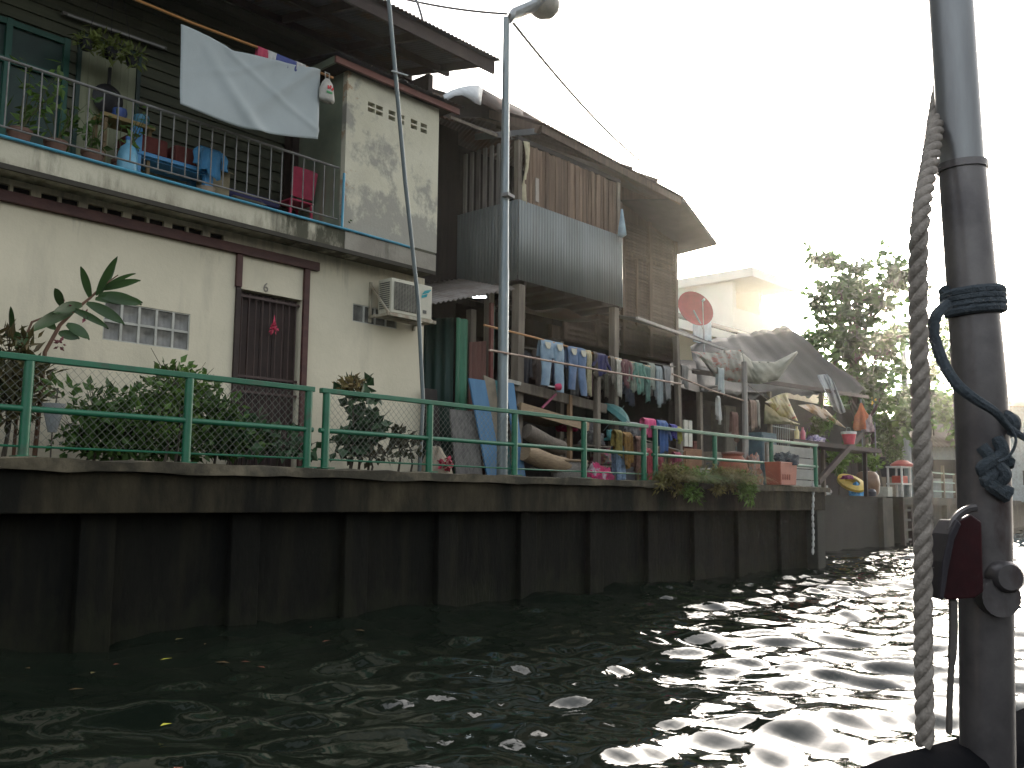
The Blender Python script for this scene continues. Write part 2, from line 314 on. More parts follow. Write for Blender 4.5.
# ------------------------------------------------------------------ canal walls
CX = [-10.2, -8.6, -7, -5.4, -3.8, -2.2, -.6, 1.0, 2.6, 4.2, 5.85, 7.4, 8.95, 10.6, 12.25, 13.88, 15.38, 17.0, 18.8]
t = thing('retaining_wall', (5, 9.2, 0), 'long black stained concrete canal wall under the green railing', 'canal wall')
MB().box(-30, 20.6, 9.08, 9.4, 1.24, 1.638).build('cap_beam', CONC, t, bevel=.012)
rows = []
for z, y in ((1.64, 9.0), (1.745, 8.99), (1.75, 9.02), (1.75, 9.33)):
    rows.append([(x, y+R_(-.02, .015), z+R_(-.022, .008)) for x in np.arange(-30, 20.71, .3)])
lipm = MB().grid(rows[:]); lipm.grid([[(x, 9.0, 1.64) for x in (-30, 20.7)], [(x, 9.33, 1.64) for x in (-30, 20.7)]]); lipm.build('coping', CONCLIP, t, smooth='auto')
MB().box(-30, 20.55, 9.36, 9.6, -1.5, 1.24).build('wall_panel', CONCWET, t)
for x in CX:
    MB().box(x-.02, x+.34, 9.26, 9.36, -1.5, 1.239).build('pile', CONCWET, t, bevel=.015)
MB().box(20.2, 20.58, 9.1, 9.36, -1.5, 1.239).build('end_pile', CONCMID, t, bevel=.015)
t = thing('retaining_wall', (27, 11.8, 0), 'grey stepped back concrete canal wall holding the big brown jar', 'canal wall')
def ribbon(xs, dy, y2, z0, z1):
    m = MB(); n = len(xs)
    vs = [(x, bank(x)+d, z) for x in xs for d, z in ((dy, z0), (dy, z1), (y2, z1), (y2, z0))]
    fs = [(4*i+k, 4*i+(k+1) % 4, 4*i+4+(k+1) % 4, 4*i+4+k) for i in range(n-1) for k in range(4)] + [(0, 1, 2, 3), (4*n-1, 4*n-2, 4*n-3, 4*n-4)]
    return m.add(vs, fs)
ribbon([21, 25, 29, 32.6], -.05, .8, -1.5, 1.62).build('wall_panel', M('dark_stepped_concrete', (.025, .023, .017), (.013, .013, .01), sc=1, rough=.9, bump=.4, dirt=(.02, .02, .017), dsc=.8, dst=(1.5, 1, .4), dlo=.45, dhi=.6), t)
ribbon([31.7, 32.7], -.22, -.055, -1.5, 1.58).build('pile', CONCMID, t)
MB().box(20.62, 20.98, 9.9, 11.8, -1.5, 1.5).build('return_wall', CONCWET, t)
t = thing('retaining_wall', (50, 14, 0), 'far pale canal wall bending away behind the hanging rope', 'canal wall')
ribbon([34.6, 40, 45, 60, 75, 100, 140], -.05, .8, -1.5, 1.5).build('wall_panel', CONCMID, t)
ribbon([33.6, 40, 45, 60, 75, 100, 140], -.3, .9, 1.35, 1.63).build('cap_beam', CONCMID, t)
for x in (36.5, 39.5, 42.5, 46, 50, 54, 58): ribbon([x, x+.5], -.25, -.052, -1.5, 1.34).build('pile', CONCMID, t)
# mooring ladder with tyres in the recess between the walls
p = V((33.2, 12.2, 0)); t = thing('ladder', p, 'dark timber landing ladder in the recess of the far canal wall', 'ladder')
for dx in (0, .75): MB().box(p.x+dx, p.x+dx+.14, p.y-.3, p.y-.16, -.5, 1.5-dx*.3).build('stile', DARKBROWN, t)
for k in range(4): MB().box(p.x+.14, p.x+.75, p.y-.28, p.y-.2, .15+k*.33, .22+k*.33).build('rung', C(.05, .05, .048), t)

# ------------------------------------------------------------------ green railings
def railing(x0, x1, posts, mesh, lower, label, flange=False):
    t = thing('railing', ((x0+x1)/2, 9.24, 1.66), label, 'railing', 'green railings along the canal walkway')
    MB().box(x0, x1, 9.205, 9.275, 2.645, 2.705).build('top_rail', RAILG, t, bevel=.008)
    MB().tube([(x0, 9.24, 2.2), (x1, 9.24, 2.2)], .03, 10).build('mid_rail', RAILG, t, smooth='auto')
    if lower: MB().tube([(x0, 9.24, 1.86), ((x0+x1)/2, 9.24, 1.85), (x1, 9.24, 1.86)], .011, 6).build('lower_rail', RAILG, t)
    for x in posts:
        m = MB().tube([(x, 9.24, 1.66), (x, 9.24, 2.644)], .047, 12); m.box(x-.09, x+.09, 9.16, 9.32, 1.752, 1.766); m.build('post', RAILG, t, smooth='auto')
    if mesh:
        m = MB(); a, b, za, zb = mesh[0], mesh[1], 1.87, 2.63; h = zb-za; k = a-h
        while k < b:
            for s in (0, 1):
                q0, q1 = (k, za), (k+h, zb)
                if q0[0] < a: q0 = (a, za+(a-k))
                if q1[0] > b: q1 = (b, za+(b-k))
                if q1[0]-q0[0] > .02:
                    if s: q0, q1 = (q0[0], za+zb-q0[1]), (q1[0], za+zb-q1[1])
                    m.beam((q0[0], 9.237+.006*s, q0[1]), (q1[0], 9.237+.006*s, q1[1]), .0026, .0026)
            k += .088
        m.build('wire_mesh', WIRE, t)
    return t
railing(-8, -1.6, [-7.9, -6.2, -4.6, -3.1, -1.7], (-8, -1.6), True, 'green railing with wire mesh continuing out of the picture to the left')
railing(-1.5, 6.83, [-1.4, .3, 1.95, 3.6, 5.23, 6.76], (-1.5, 6.8), True, 'green railing with wire mesh in front of the ginger plant and doorway')
railing(6.93, 13.83, [7.02, 8.71, 10.4, 12.05, 13.72], (7.05, 10.35), True, 'green railing beside the lamp post, meshed only at its near end')
railing(13.98, 20.6, [14.07, 16.1, 18.4, 20.5], None, False, 'open green railing without mesh where the orange crate hangs')

# ------------------------------------------------------------------ HOUSE 1
H1 = thing('row_house', (4, 12, 1.66), 'cream two storey house with a balcony, laundry and green clapboard upper wall', 'house')
GX0, GX1, GZ0, GZ1 = 4.97, 6.05, 3.19, 3.645
vent_x = []
for k in range(-4, 7):
    x = 3.15 + k*.52; vent_x += [(x, x+.19), (x+.225, x+.415)]
vent_x = [(a, b) for a, b in vent_x if b < 6.5]
holes = [(6.73, 7.70, 1.65, 4.09), (GX0, GX1, GZ0, GZ1), (8.58, 9.42, 3.93, 4.19)] + [(a, b, 4.66, 4.735) for a, b in vent_x]
MB().wall(-9, 9.97, 1.6, 4.8, 10.75, 10.95, holes).build('lower_wall', CREAM, H1)
m = MB().box(9.77, 9.969, 10.952, 18, 1.6, 4.8); m.box(-9, 9.97, 18.002, 18.2, 1.6, 8.4); m.box(-9, -8.8, 10.952, 18, 1.6, 8.4); m.box(9.6, 9.8, 11.95, 18, 5.15, 8.6)
m.build('side_wall', CREAM, H1)
MB().box(-8.8, 9.76, 10.96, 18, 1.605, 1.72).build('ground_floor', DARKWOOD, H1)
MB().box(-8.7, 9.6, 14, 14.1, 1.72, 4.79).build('inner_partition', DARKWOOD, H1)
m = MB(); m.k = 0
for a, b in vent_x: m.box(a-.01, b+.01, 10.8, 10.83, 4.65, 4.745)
m.build('vent_dark_backing', DARK, H1)  # black sheets behind the vent holes, painted in for the dark inside
# glass-block windows
def blocks(x0, x1, z0, z1, nx, nz, nm):
    f = MB(); gl = MB(); fw = .028
    for i in range(nx+1): x = x0+(x1-x0)*i/nx; f.box(max(x0, x-fw/2), min(x1, x+fw/2), 10.757, 10.81, z0, z1)
    for j in range(nz+1):
        z = z0+(z1-z0)*j/nz
        for i in range(nx): f.box(x0+(x1-x0)*i/nx+fw/2, x0+(x1-x0)*(i+1)/nx-fw/2, 10.76, 10.81, max(z0, z-fw/2), min(z1, z+fw/2))
    fr = f.build(nm, C(.5, .49, .43), H1)
    for i in range(nx):
        for j in range(nz):
            a = x0+(x1-x0)*i/nx+fw/2; b = x0+(x1-x0)*(i+1)/nx-fw/2; c = z0+(z1-z0)*j/nz+fw/2; d = z0+(z1-z0)*(j+1)/nz-fw/2
            gl.grid([[(a+(b-a)*u, 10.775+.012*math.cos((u-.5)*3.1)*math.cos((v-.5)*3.1)+.004*math.sin(u*19), c+(d-c)*v) for u in np.linspace(0, 1, 9)] for v in np.linspace(0, 1, 7)])
    gl.box(x0, x1, 10.83, 10.84, z0, z1)
    gl.build('glass_block', M('dim_glass_block', (.17, .165, .145), (.085, .083, .075), sc=5, rough=.12, spec=.6), fr, smooth=True)
blocks(GX0, GX1, GZ0, GZ1, 5, 2, 'window'); blocks(8.58, 9.42, 3.93, 4.19, 4, 1, 'window')
# timber beam and door
MB().box(-9, 7.93, 10.68, 10.749, 4.53, 4.65).build('lintel_beam', BROWN, H1, bevel=.006)
MB().box(6.645, 6.73, 10.70, 10.748, 4.10, 4.528).build('door_post', BROWN, H1, bevel=.005)
MB().box(7.70, 7.79, 10.70, 10.748, 1.66, 4.528).build('door_post', BROWN, H1, bevel=.005)
MB().box(6.66, 6.728, 10.71, 10.748, 1.66, 4.095).build('door_post', DARKBROWN, H1, bevel=.005)
d = MB()
for k in range(5): d.box(6.74+k*.192, 6.74+k*.192+.186, 10.86, 10.9, 1.75, 4.07)
dr = d.build('door', DARKBROWN, H1, bevel=.004)
d = MB()
for k in range(9): d.tube([(6.80+k*.105, 10.80, 1.76), (6.80+k*.105, 10.80, 4.06)], .009, 6)
for z in (2.75, 2.95, 4.0): d.box(6.735, 7.695, 10.79, 10.81, z, z+.03)
d.build('grille', M('dark_brown_iron', (.06, .035, .03), rough=.5), dr)
d = MB(); c = P(274, 328, 10.74); cloud(d, c, .05, .02, .07, 60, .05, .03); d.leaf(c+V((0, 0, .18)), (0, 0, -1), (0, -1, 0), .2, .03)
tag(d.build('door_garland', C(.6, .06, .12)), 'small pink garland hanging on the dark door grille', 'garland')
fc = bpy.data.curves.new('house_number', 'FONT'); fc.body = '6'; fc.size = .17; fc.extrude = .002; fc.materials.append(C(.22, .2, .17))
fo = bpy.data.objects.new('house_number', fc); col.objects.link(fo); fo.parent = H1
dg = bpy.context.evaluated_depsgraph_get(); nm_ = bpy.data.meshes.new_from_object(fo.evaluated_get(dg)); bpy.data.objects.remove(fo)
fo = bpy.data.objects.new('house_number', nm_); col.objects.link(fo); fo.parent = H1
pp = P(263, 291, 10.742); fo.location = pp-ORG[H1.name]; fo.rotation_euler = (rad(90), 0, 0)
# balcony slab, fascia and water pipe
MB().box(-9, 9.86, 10.4, 11.74, 4.8, 5.13).build('balcony_slab', FASCIA, H1, bevel=.01)
MB().box(8.12, 9.855, 10.386, 10.3995, 4.832, 5.085).build('washroom_base', M('bare_cement', (.3, .28, .23), (.22, .2, .165), sc=2, rough=.9, bump=.3, dirt=(.05, .05, .03), dsc=2, dst=(2, 1, .4), dlo=.58, dhi=.7), H1)
MB().box(-9, 9.84, 10.36, 10.399, 4.775, 4.83).build('drip_edge', M('black_mould_edge', (.05, .045, .035), rough=.9), H1)
m = MB(); m.tube([(-9, 10.375, 5.115)]+[(x, 10.375, 5.11+R_(-.006, .006)) for x in np.arange(-8, 9.3, .9)]+[(9.35, 10.375, 5.1)], .019, 8)
m.tube([(8.05, 10.375, 5.11), (8.06, 10.375, 5.9)], .019, 8); m.build('water_pipe', BLUEPIPE, H1, smooth='auto')
# balcony railing
b = MB(); b.tube([(-9, 10.46, 5.985), (8.03, 10.46, 5.985)], .018, 8); b.tube([(-9, 10.46, 5.25), (8.03, 10.46, 5.25)], .012, 8)
x = -8.9
while x < 8.02: b.tube([(x, 10.46, 5.25), (x, 10.46, 5.985)], .0085, 6); x += .172
b.build('balcony_railing', GREYRAIL, H1, smooth='auto')
# upper clapboard wall with window and door leaf
m = MB(); z = 5.13; wl, wr, wb, wt = -.5, P(72, 20, 11.75).x, 5.35, P(10, 18, 11.75).z
d0, d1, dt = P(76, 60, 11.75).x, P(140, 60, 11.75).x, P(76, 32, 11.75).z
while z < 8.45:
    for a, c in ((-9, wl), (wl, wr), (wr, d0), (d0, d1), (d1, 9.6)):
        if (a, c) == (wl, wr) and z+.15 > wb and z < wt: continue
        if (a, c) == (d0, d1) and z < dt: continue
        m.add([(a, 11.76, z+.165), (c, 11.76, z+.165), (c, 11.725, z), (a, 11.725, z), (a, 11.755, z), (c, 11.755, z)], [(0, 1, 2, 3), (3, 2, 5, 4)])
    z += .15
m.box(-9, wl, 11.77, 11.9, 5.13, 8.6); m.box(wl, wr, 11.77, 11.9, wt, 8.6); m.box(wl, wr, 11.77, 11.9, 5.13, wb); m.box(wr, 9.6, 11.77, 11.9, 5.13, 8.6)
m.build('upper_wall', CLAP, H1)
m = MB().box(wl, wr, 11.80, 11.82, wb, wt); wn = m.build('window', DGREEN, H1)
m = MB()
for xx in (wl, (wl+wr)/2, wr-.07, wr-.75): m.box(xx, xx+.07, 11.74, 11.80, wb, wt)
for zz in (wb, wt-.08, wt-.55): m.box(wl, wr, 11.75, 11.79, zz, zz+.07)
m.build('window_frame', M('green_window_frame', (.02, .09, .065), rough=.5), wn)
m = MB(); n = 7
for k in range(n): m.box(d0+.05+(d1-d0-.1)*k/n, d0+.05+(d1-d0-.1)*(k+.97)/n, 11.725, 11.76, 5.14, dt-.05)
dl = m.build('door', DOORCREAM, H1)
m = MB().box(d0, d0+.05, 11.70, 11.76, 5.14, dt); m.box(d1-.05, d1, 11.70, 11.76, 5.14, dt); m.box(d0+.05, d1-.05, 11.70, 11.76, dt-.05, dt); m.box(d0+.05, d1-.05, 11.715, 11.724, 5.45, 5.5); m.build('door_frame', DGREEN, dl)
# projecting wash room at the balcony's end
VX = [(8.47, 8.60), (8.62, 8.75), (8.86, 8.99), (9.04, 9.17), (9.3, 9.43), (9.5, 9.63)]
vz = P(395, 117, 10.4).z
hol = [(a, b, vz-.07+k*.085, vz-.07+k*.085+.062) for a, b in VX for k in (0, 1)]
MB().wall(8.09, 9.88, 5.131, 7.42, 10.402, 10.5, hol).build('washroom_wall', CREAM_ROOM, H1)
m = MB().box(8.09, 8.18, 10.501, 11.72, 5.131, 7.42); m.build('washroom_side_wall', GREEN_RENDER, H1)
m = MB().box(9.78, 9.879, 10.501, 11.72, 5.131, 7.42); m.build('washroom_end_wall', CREAM_ROOM, H1)
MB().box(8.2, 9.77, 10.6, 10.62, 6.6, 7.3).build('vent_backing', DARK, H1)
m = MB(); m.corr((7.76, 10.2, 7.51), (10.24, 10.2, 7.51), (7.76, 11.74, 7.8), (10.24, 11.74, 7.8)); m.build('washroom_roof', ROOFDARK, H1, smooth=True)
m = MB().box(7.78, 10.2, 10.27, 10.31, 7.40, 7.492); m.build('roof_fascia', RUSTTRIM, H1); MB().box(7.78, 7.82, 10.312, 11.7, 7.40, 7.5).build('roof_fascia', GREEN_RENDER, H1)
MB().box(7.82, 10.1, 10.312, 11.7, 7.422, 7.44).build('soffit', DARKWOOD, H1)
# main roof
m = MB(); m.corr((-9.5, 9.6, 8.17), (10.45, 9.6, 8.17), (-9.5, 14.6, 9.2), (10.45, 14.6, 9.2), nv=2); m.corr((-9.5, 14.6, 9.2), (10.45, 14.6, 9.2), (-9.5, 19, 8.3), (10.45, 19, 8.3), nv=2)
rf = m.build('roof', ROOFDARK, H1, smooth=True)
m = MB().box(-9.4, 10.36, 9.68, 9.72, 7.95, 8.15)
for x in np.arange(-9, 10.4, 1.2): m.beam((x, 9.72, 8.09), (x, 14.5, 9.09), .05, .12, V((1, 0, 0)))
for y in (10.7, 11.6, 12.6): m.box(-9.4, 10.38, y, y+.06, 8.0+(y-9.6)*.206, 8.1+(y-9.6)*.206)
m.box(10.2, 10.3, 11.0, 14.5, 8.0, 8.3); m.build('rafter', DARKBROWN, rf)
# lamp tube over the balcony door
a = P(62, 13, 11.68); b_ = P(166, 49, 11.68); m = MB().beam(a, b_, .05, .04); t = thing('tube_lamp', a, 'unlit grey fluorescent tube over the upper door', 'lamp'); m.build('lamp_housing', GREYRAIL, t)
MB().tube([a+V((.05, -.05, -.02)), b_+V((-.05, -.05, -.02))], .014, 8).build('tube', C(.5, .5, .48), t, smooth='auto')

# --- things on the balcony
ZB = 5.13
a = P(122, -6, 10.3); b_ = P(333, 78, 10.3); MB_ = MB().tube([a, a.lerp(b_, .3)+V((0, 0, -.015)), a.lerp(b_, .65)+V((0, 0, .01)), b_], .018, 8)
tag(MB_.build('bamboo_pole', BAMBOO, smooth='auto'), 'orange bamboo pole along the balcony carrying the white sheet', 'pole')
POLE = lambda x: a + (b_-a)*((x-a.x)/(b_.x-a.x))
tl, tr, bl, br = P(181, 24, 10.27), P(320, 70, 10.27), P(180, 104, 10.25), P(318, 139, 10.25)
rows = []; NU, NVv = 50, 30
for j in range(NVv+1):
    v = j/NVv; r = []
    for i in range(NU+1):
        u = i/NU; uu = (0, .19, .37, .5, .75, 1); p = P(float(np.interp(u, uu, (181, 208, 233, 250, 285, 320))), float(np.interp(u, uu, (24, 36, 51, 54, 63, 70))), 10.27).lerp(bl.lerp(br, u), v)
        sag = -.10*math.sin(math.pi*u)*v
        fold = .05*math.exp(-((u-.12-.42*v)/.06)**2)*v + .035*math.exp(-((u-.95+.6*v)/.05)**2)*(1-v) + .012*abs(math.sin(u*19+v*2.2))**.6*(1-v)**1.5 + .01*math.sin(u*9+v*7)*v + .018*math.exp(-(((u-.3)*.8+(v-.35)*.9)/.035)**2)*(.3+u) + .015*math.exp(-(((u-.7)*.9-(v-.5)*.7)/.03)**2)
        r.append(p+V((0, -fold, sag)))
    rows.append(r)
tag(MB().grid(rows, .006, V((0, 1, 0))).build('bed_sheet', WHITECL, smooth=True), 'large off white bed sheet drying over the balcony railing', 'sheet')
def hang(c, wd, h, mat, nm, label, cat, grp=None, tpr=0, depth=.03, ripple=.012, bot=0, rz=0, ph=0):
    """a cloth folded over a pole: two layers, wavy, with an uneven hem"""
    rows = []
    for j in range(13):
        v = j/12; ang = v*2-1
        r = []
        for i in range(13):
            u = i/12-.5; vv = abs(ang); side = -1 if ang < 0 else 1; hh = h if side < 0 else h*.8
            zz = -(hh)*max(0, vv-.06) - bot*math.sin(u*5+ph)*vv
            x = u*wd*(1-tpr*vv); y = side*(depth*(.35 if vv < .1 else 1)*min(1, vv*6)) + ripple*math.sin(u*15+ph+vv*2)*vv
            r.append(V(c)+V((x*math.cos(rz)-y*math.sin(rz)*0, y+x*math.sin(rz), zz)))
        rows.append(r)
    o = tag(MB().grid(rows, .005).build(nm, mat, smooth=True), label, cat, grp)
    if nm in ('shirt', 'dress'):
        for s in (-1, 1):
            m = MB(); p0 = V(c)+V((s*wd*.46, -.02, -.03)); L0 = min(h*.62, R_(.22, .5)); rr = []
            for j in range(7):
                v = j/6; q0 = p0+V((s*(.10*v+.03*math.sin(v*5+ph)), -.02*v, -L0*v)); hw = .055*(1-.25*v)*(1+.15*math.sin(v*8+ph))
                rr.append([q0+V((hw*math.cos(t), .02*math.sin(t), 0)) for t in np.linspace(0, 2*math.pi, 10)])
            m.grid(rr).build('sleeve', mat, o, smooth=True)
    return o
for k, (px, wd, h, cc, nm, lb, ct) in enumerate([(262, .16, .16, (.45, .05, .1), 'cloth', 'small red cloth folded over the bamboo pole', 'cloth'), (272, .16, .15, (.5, .5, .48), 'cloth', 'small white cloth between red and blue cloths on the bamboo pole', 'cloth'),
                                              (285, .34, .17, (.06, .08, .25), 'cloth', 'navy blue cloth folded over the bamboo pole', 'cloth'), (300, .16, .14, (.5, .48, .45), 'cloth', 'pale cloth at the bamboo pole end beside the plastic bag', 'cloth')]):
    p = POLE(P(px, 50, 10.3).x); hang(p+V((0, 0, .024)), wd, h, C(*cc), nm, lb, ct, 'small cloths on the bamboo pole', ph=k)
# plastic bag with print
c = P(327, 90, 10.22); m = MB(); prof = [(.10, -.17), (.125, -.13), (.115, 0), (.085, .1), (.03, .16)]
vs = []
rows = [[c+V((r*math.cos(q)*(1+.08*math.sin(3*q+z*20)), r*.45*math.sin(q), z)) for q in np.linspace(0, 2*math.pi, 25)] for r, z in [(.02, -.175)]+prof]
m.grid(rows); m.tube([c+V((-.03, 0, .15)), c+V((-.04, 0, .24)), c+V((-.01, .05, .27)), c+V((.03, 0, .24)), c+V((.03, 0, .15))], .008, 6)
bg_ = m.build('plastic_bag', C(.6, .58, .52, .5, .3), smooth=True); tag(bg_, 'white plastic shopping bag with red and green print hung by the washroom', 'bag')
m = MB()
for k in range(3): m.obox(c+V((-.02+.035*k, -.058, .02+.012*math.sin(k*2))), .026, .004, .045, ry=.3*k)
m.build('red_print', C(.6, .05, .06), bg_)
m = MB()
for k in range(5): m.obox(c+V((-.04+.02*k, -.06, -.05)), .012, .004, .03)
m.build('green_print', C(.05, .35, .12), bg_)
# pink chair back
c = P(303, 187, 11.0); t = thing('plastic_chair', (c.x, c.y+.2, ZB), 'pink plastic chair standing behind the balcony railing by the washroom', 'chair')
PINK = C(.55, .06, .12, .45)
rows = [[(c.x+u*(.19+.02*v), c.y+.03*math.cos(u*1.5)-.06*v, 5.62+.42*v-.03*abs(u)**3*v) for u in np.linspace(-1, 1, 9)] for v in np.linspace(0, 1, 8)]
MB().grid(rows, .02, V((0, 1, 0))).build('backrest', PINK, t, smooth='auto', bevel=.004); MB().box(c.x-.2, c.x+.2, c.y, c.y+.4, 5.55, 5.58).build('seat', PINK, t, bevel=.01)
for sx in (-.17, .17):
    for sy in (.03, .37): MB().beam((c.x+sx, c.y+sy, 5.549), (c.x+sx*1.15, c.y+sy, ZB), .03, .03).build('leg', PINK, t)
# blue painted bench with dark red cushions
a, b_ = P(128, 140, 11.05), P(212, 165, 11.05); BL = M('bright_blue_paint', (.06, .25, .5), (.05, .2, .4), rough=.4)
t = thing('bench', (a.x, 11.2, ZB), 'blue framed balcony bench with dark red seat cushions', 'bench')
MB().box(a.x, b_.x, 10.95, 11.0, 5.56, 5.61).build('seat_rail', BL, t, bevel=.005); MB().box(a.x, b_.x, 11.002, 11.42, 5.54, 5.6).build('seat', BL, t)
for k in range(2):
    xa = a.x+.02+k*(b_.x-a.x)/2; MB().box(xa, xa+(b_.x-a.x)/2-.1, 10.98, 11.4, 5.605, 5.84).build('cushion', C(.12, .03, .025, .9), t, bevel=.03)
for xx in (a.x+.02, b_.x-.14): MB().box(xx, xx+.12, 10.96, 11.05, ZB, 5.9).build('leg', BL, t, bevel=.01); MB().box(xx, xx+.12, 11.32, 11.42, ZB, 5.539).build('leg', BL, t, bevel=.01)
# blue bottle crate
c = P(127, 168, 10.75); t = thing('bottle', (c.x, c.y, ZB), 'light blue water bottle standing by the balcony railing', 'bottle')
MB().lathe((c.x, c.y, ZB), [(.11, 0), (.12, .03), (.115, .3), (.09, .38), (.03, .44), (.03, .48)], 18).build('bottle_body', C(.14, .36, .5, .25), t, smooth='auto'); MB().lathe((c.x, c.y, ZB+.481), [(.034, 0), (.034, .04)], 12).build('cap', C(.05, .15, .4), t)
c = P(108, 92, 11.66); t = thing('wok', c, 'black long handled wok hanging on the pale upper door', 'pan')
MB().lathe(c+V((0, 0, -.1)), [(.20, 0), (.2, .012), (.14, .05), (.02, .065)], 24, V((0, -1, 0))).build('bowl', C(.015, .015, .017, .5), t, smooth='auto'); MB().beam(c+V((0, -.015, .09)), c+V((0, -.015, .32)), .03, .035).build('handle', C(.015, .015, .017, .5), t)
# small table with clutter, cardboard boxes, folded bedding
a, b_ = P(100, 112, 11.1), P(152, 122, 11.1); t = thing('table', (a.x, 11.2, ZB), 'narrow yellowed wooden table among the balcony plants', 'table')
zt = 5.98; MB().box(a.x, b_.x, 11.0, 11.35, zt-.05, zt).build('tabletop', C(.28, .2, .08), t, bevel=.005)
for xx in (a.x+.03, b_.x-.07):
    for yy in (11.03, 11.29): MB().box(xx, xx+.04, yy, yy+.04, ZB, zt-.051).build('leg', C(.2, .14, .07), t)
for k, (px, cc, s_) in enumerate([(142, (.05, .2, .3), .1), (120, (.04, .08, .25), .09)]):
    p = P(px, 108, 11.15); tag(MB().lathe((p.x, 11.15, zt+.002), [(s_*.7, 0), (s_, .08), (s_*.9, .14), (s_*.85, .14)], 14).build('basin', C(*cc, .4), smooth='auto'), ['teal plastic basin on the narrow balcony table', 'dark blue plastic basin on the narrow balcony table'][k], 'basin')
for k, (px0, px1, z0, z1, cc, lb) in enumerate([(203, 228, 5.131, 5.72, (.28, .24, .15), 'tall cardboard box behind the balcony bars right of the bench'), (232, 262, 5.131, 5.42, (.2, .18, .13), 'low brown carton on the balcony beside the tall box'),
                                       (263, 283, 5.131, 5.33, (.27, .22, .17), 'small pale carton on the balcony next to the pink chair')]):
    x0, x1 = P(px0, 180, 11.15).x, P(px1, 180, 11.15).x; t = thing('cardboard_box', ((x0+x1)/2, 11.3, z0), lb, 'box', 'boxes stored on the balcony')
    MB().box(x0, x1, 11.1, 11.5, z0, z1).build('box_body', C(*cc), t, bevel=.006); MB().obox(((x0+x1)/2, 11.06, z1-.02), x1-x0, .12, .006, rx=.5).build('flap', C(*cc), t)
x0, x1 = P(228, 175, 11.25).x, P(280, 180, 11.25).x; tag(MB().box(x0, x1, 11.2, 11.62, 5.44, 5.56).build('folded_bedding', C(.05, .05, .14), bevel=.04), 'folded dark purple bedding lying on the balcony cartons', 'bedding')
x0 = P(287, 180, 11.6).x; tag(MB().box(x0, x0+.12, 11.5, 11.7, ZB+.001, 7.3).build('timber_post', DARKBROWN), 'dark timber post between balcony wall and washroom', 'post')
c = P(186, 165, 10.9)
tag(MB().lathe((c.x+.35, 11.0, ZB), [(.1, 0), (.13, .12), (.11, .22), (.12, .25)], 16).build('clay_pot', C(.3, .24, .18), smooth='auto'), 'empty pale clay pot on the balcony floor under the bench', 'pot')
# blue garment over bench end
hang(P(210, 150, 10.9)+V((0, 0, .02)), .3, .38, C(.05, .22, .42), 'shirt', 'blue patterned shirt slung over the end of the balcony bench', 'shirt', ripple=.03, bot=.05)
def potplant(px, py, Y, z0, r, h, n, L, W, mat, label, pot=True, potc=(.13, .07, .05)):
    c = P(px, py, Y); t = thing('potted_plant' if pot else 'plant', (c.x, Y, z0), label, 'plant')
    if pot: MB().lathe((c.x, Y, z0), [(.08, 0), (.12, .2), (.13, .2), (.13, .24), (.1, .24)], 16).build('pot', C(*potc), t, smooth='auto')
    m = MB(); lf = MB()
    for k in range(7):
        q = V((c.x, Y, z0+(.2 if pot else 0))); pts = [q]; dd = V((R_(-.5, .5), R_(-.4, .3), 1))
        for s in range(5): q = q+dd.normalized()*h/5; dd += V((R_(-.3, .3), R_(-.3, .2), -.05)); pts.append(q)
        m.tube(pts, [.009-.0015*i for i in range(6)], 5)
        for _ in range(n//7):
            i = random.randint(1, 5); lf.leaf(pts[i]+rdir()*r*.35*random.random(), rdir(-.1), rdir(1.2), L*R_(.6, 1.2), W*R_(.7, 1.2))
    m.build('stem', C(.07, .08, .03), t); lf.build('leaves', mat, t)
potplant(22, 100, 10.75, ZB, .5, .85, 60, .16, .07, LEAFB, 'bright leafy potted plant at the left end of the balcony')
potplant(58, 110, 10.8, ZB, .5, .6, 50, .15, .06, LEAFB, 'yellowish leafy potted plant on the balcony before the dark window')
potplant(94, 130, 10.8, ZB, .45, .5, 60, .14, .06, LEAF, 'dark leafy potted plant beside the balcony table')
potplant(125, 120, 10.85, ZB+.0, .4, .75, 35, .13, .055, LEAFB, 'slim potted plant with pale new leaves above the blue bottle')
potplant(341, 215, 10.5, ZB, .15, .15, 28, .07, .03, LEAF, 'tiny green weed growing at the balcony end by the blue pipe', pot=False)
c = P(109, 50, 11.3); t = thing('hanging_planter', c, 'hanging wire planters with yellow green orchids before the upper door', 'planter')
m = MB()
for dx in (-.28, .02, .3): m.lathe(c+V((dx, 0, -.1)), [(.06, 0), (.09, .12), (.08, .12)], 10); m.tube([c+V((dx, 0, .02)), c+V((dx*.3, 0, 1.0))], .004, 4)
m.build('basket', C(.03, .03, .035), t); m = MB()
for dx in (-.28, -.1, .05, .3): cloud(m, c+V((dx, -.03, .02)), .2, .14, .15, 75, .12, .04, .3, .1)
m.build('leaves', M('orchid_leaf', (.2, .24, .06), (.13, .17, .04), rough=.5, rand=.4, trans=.3), t)

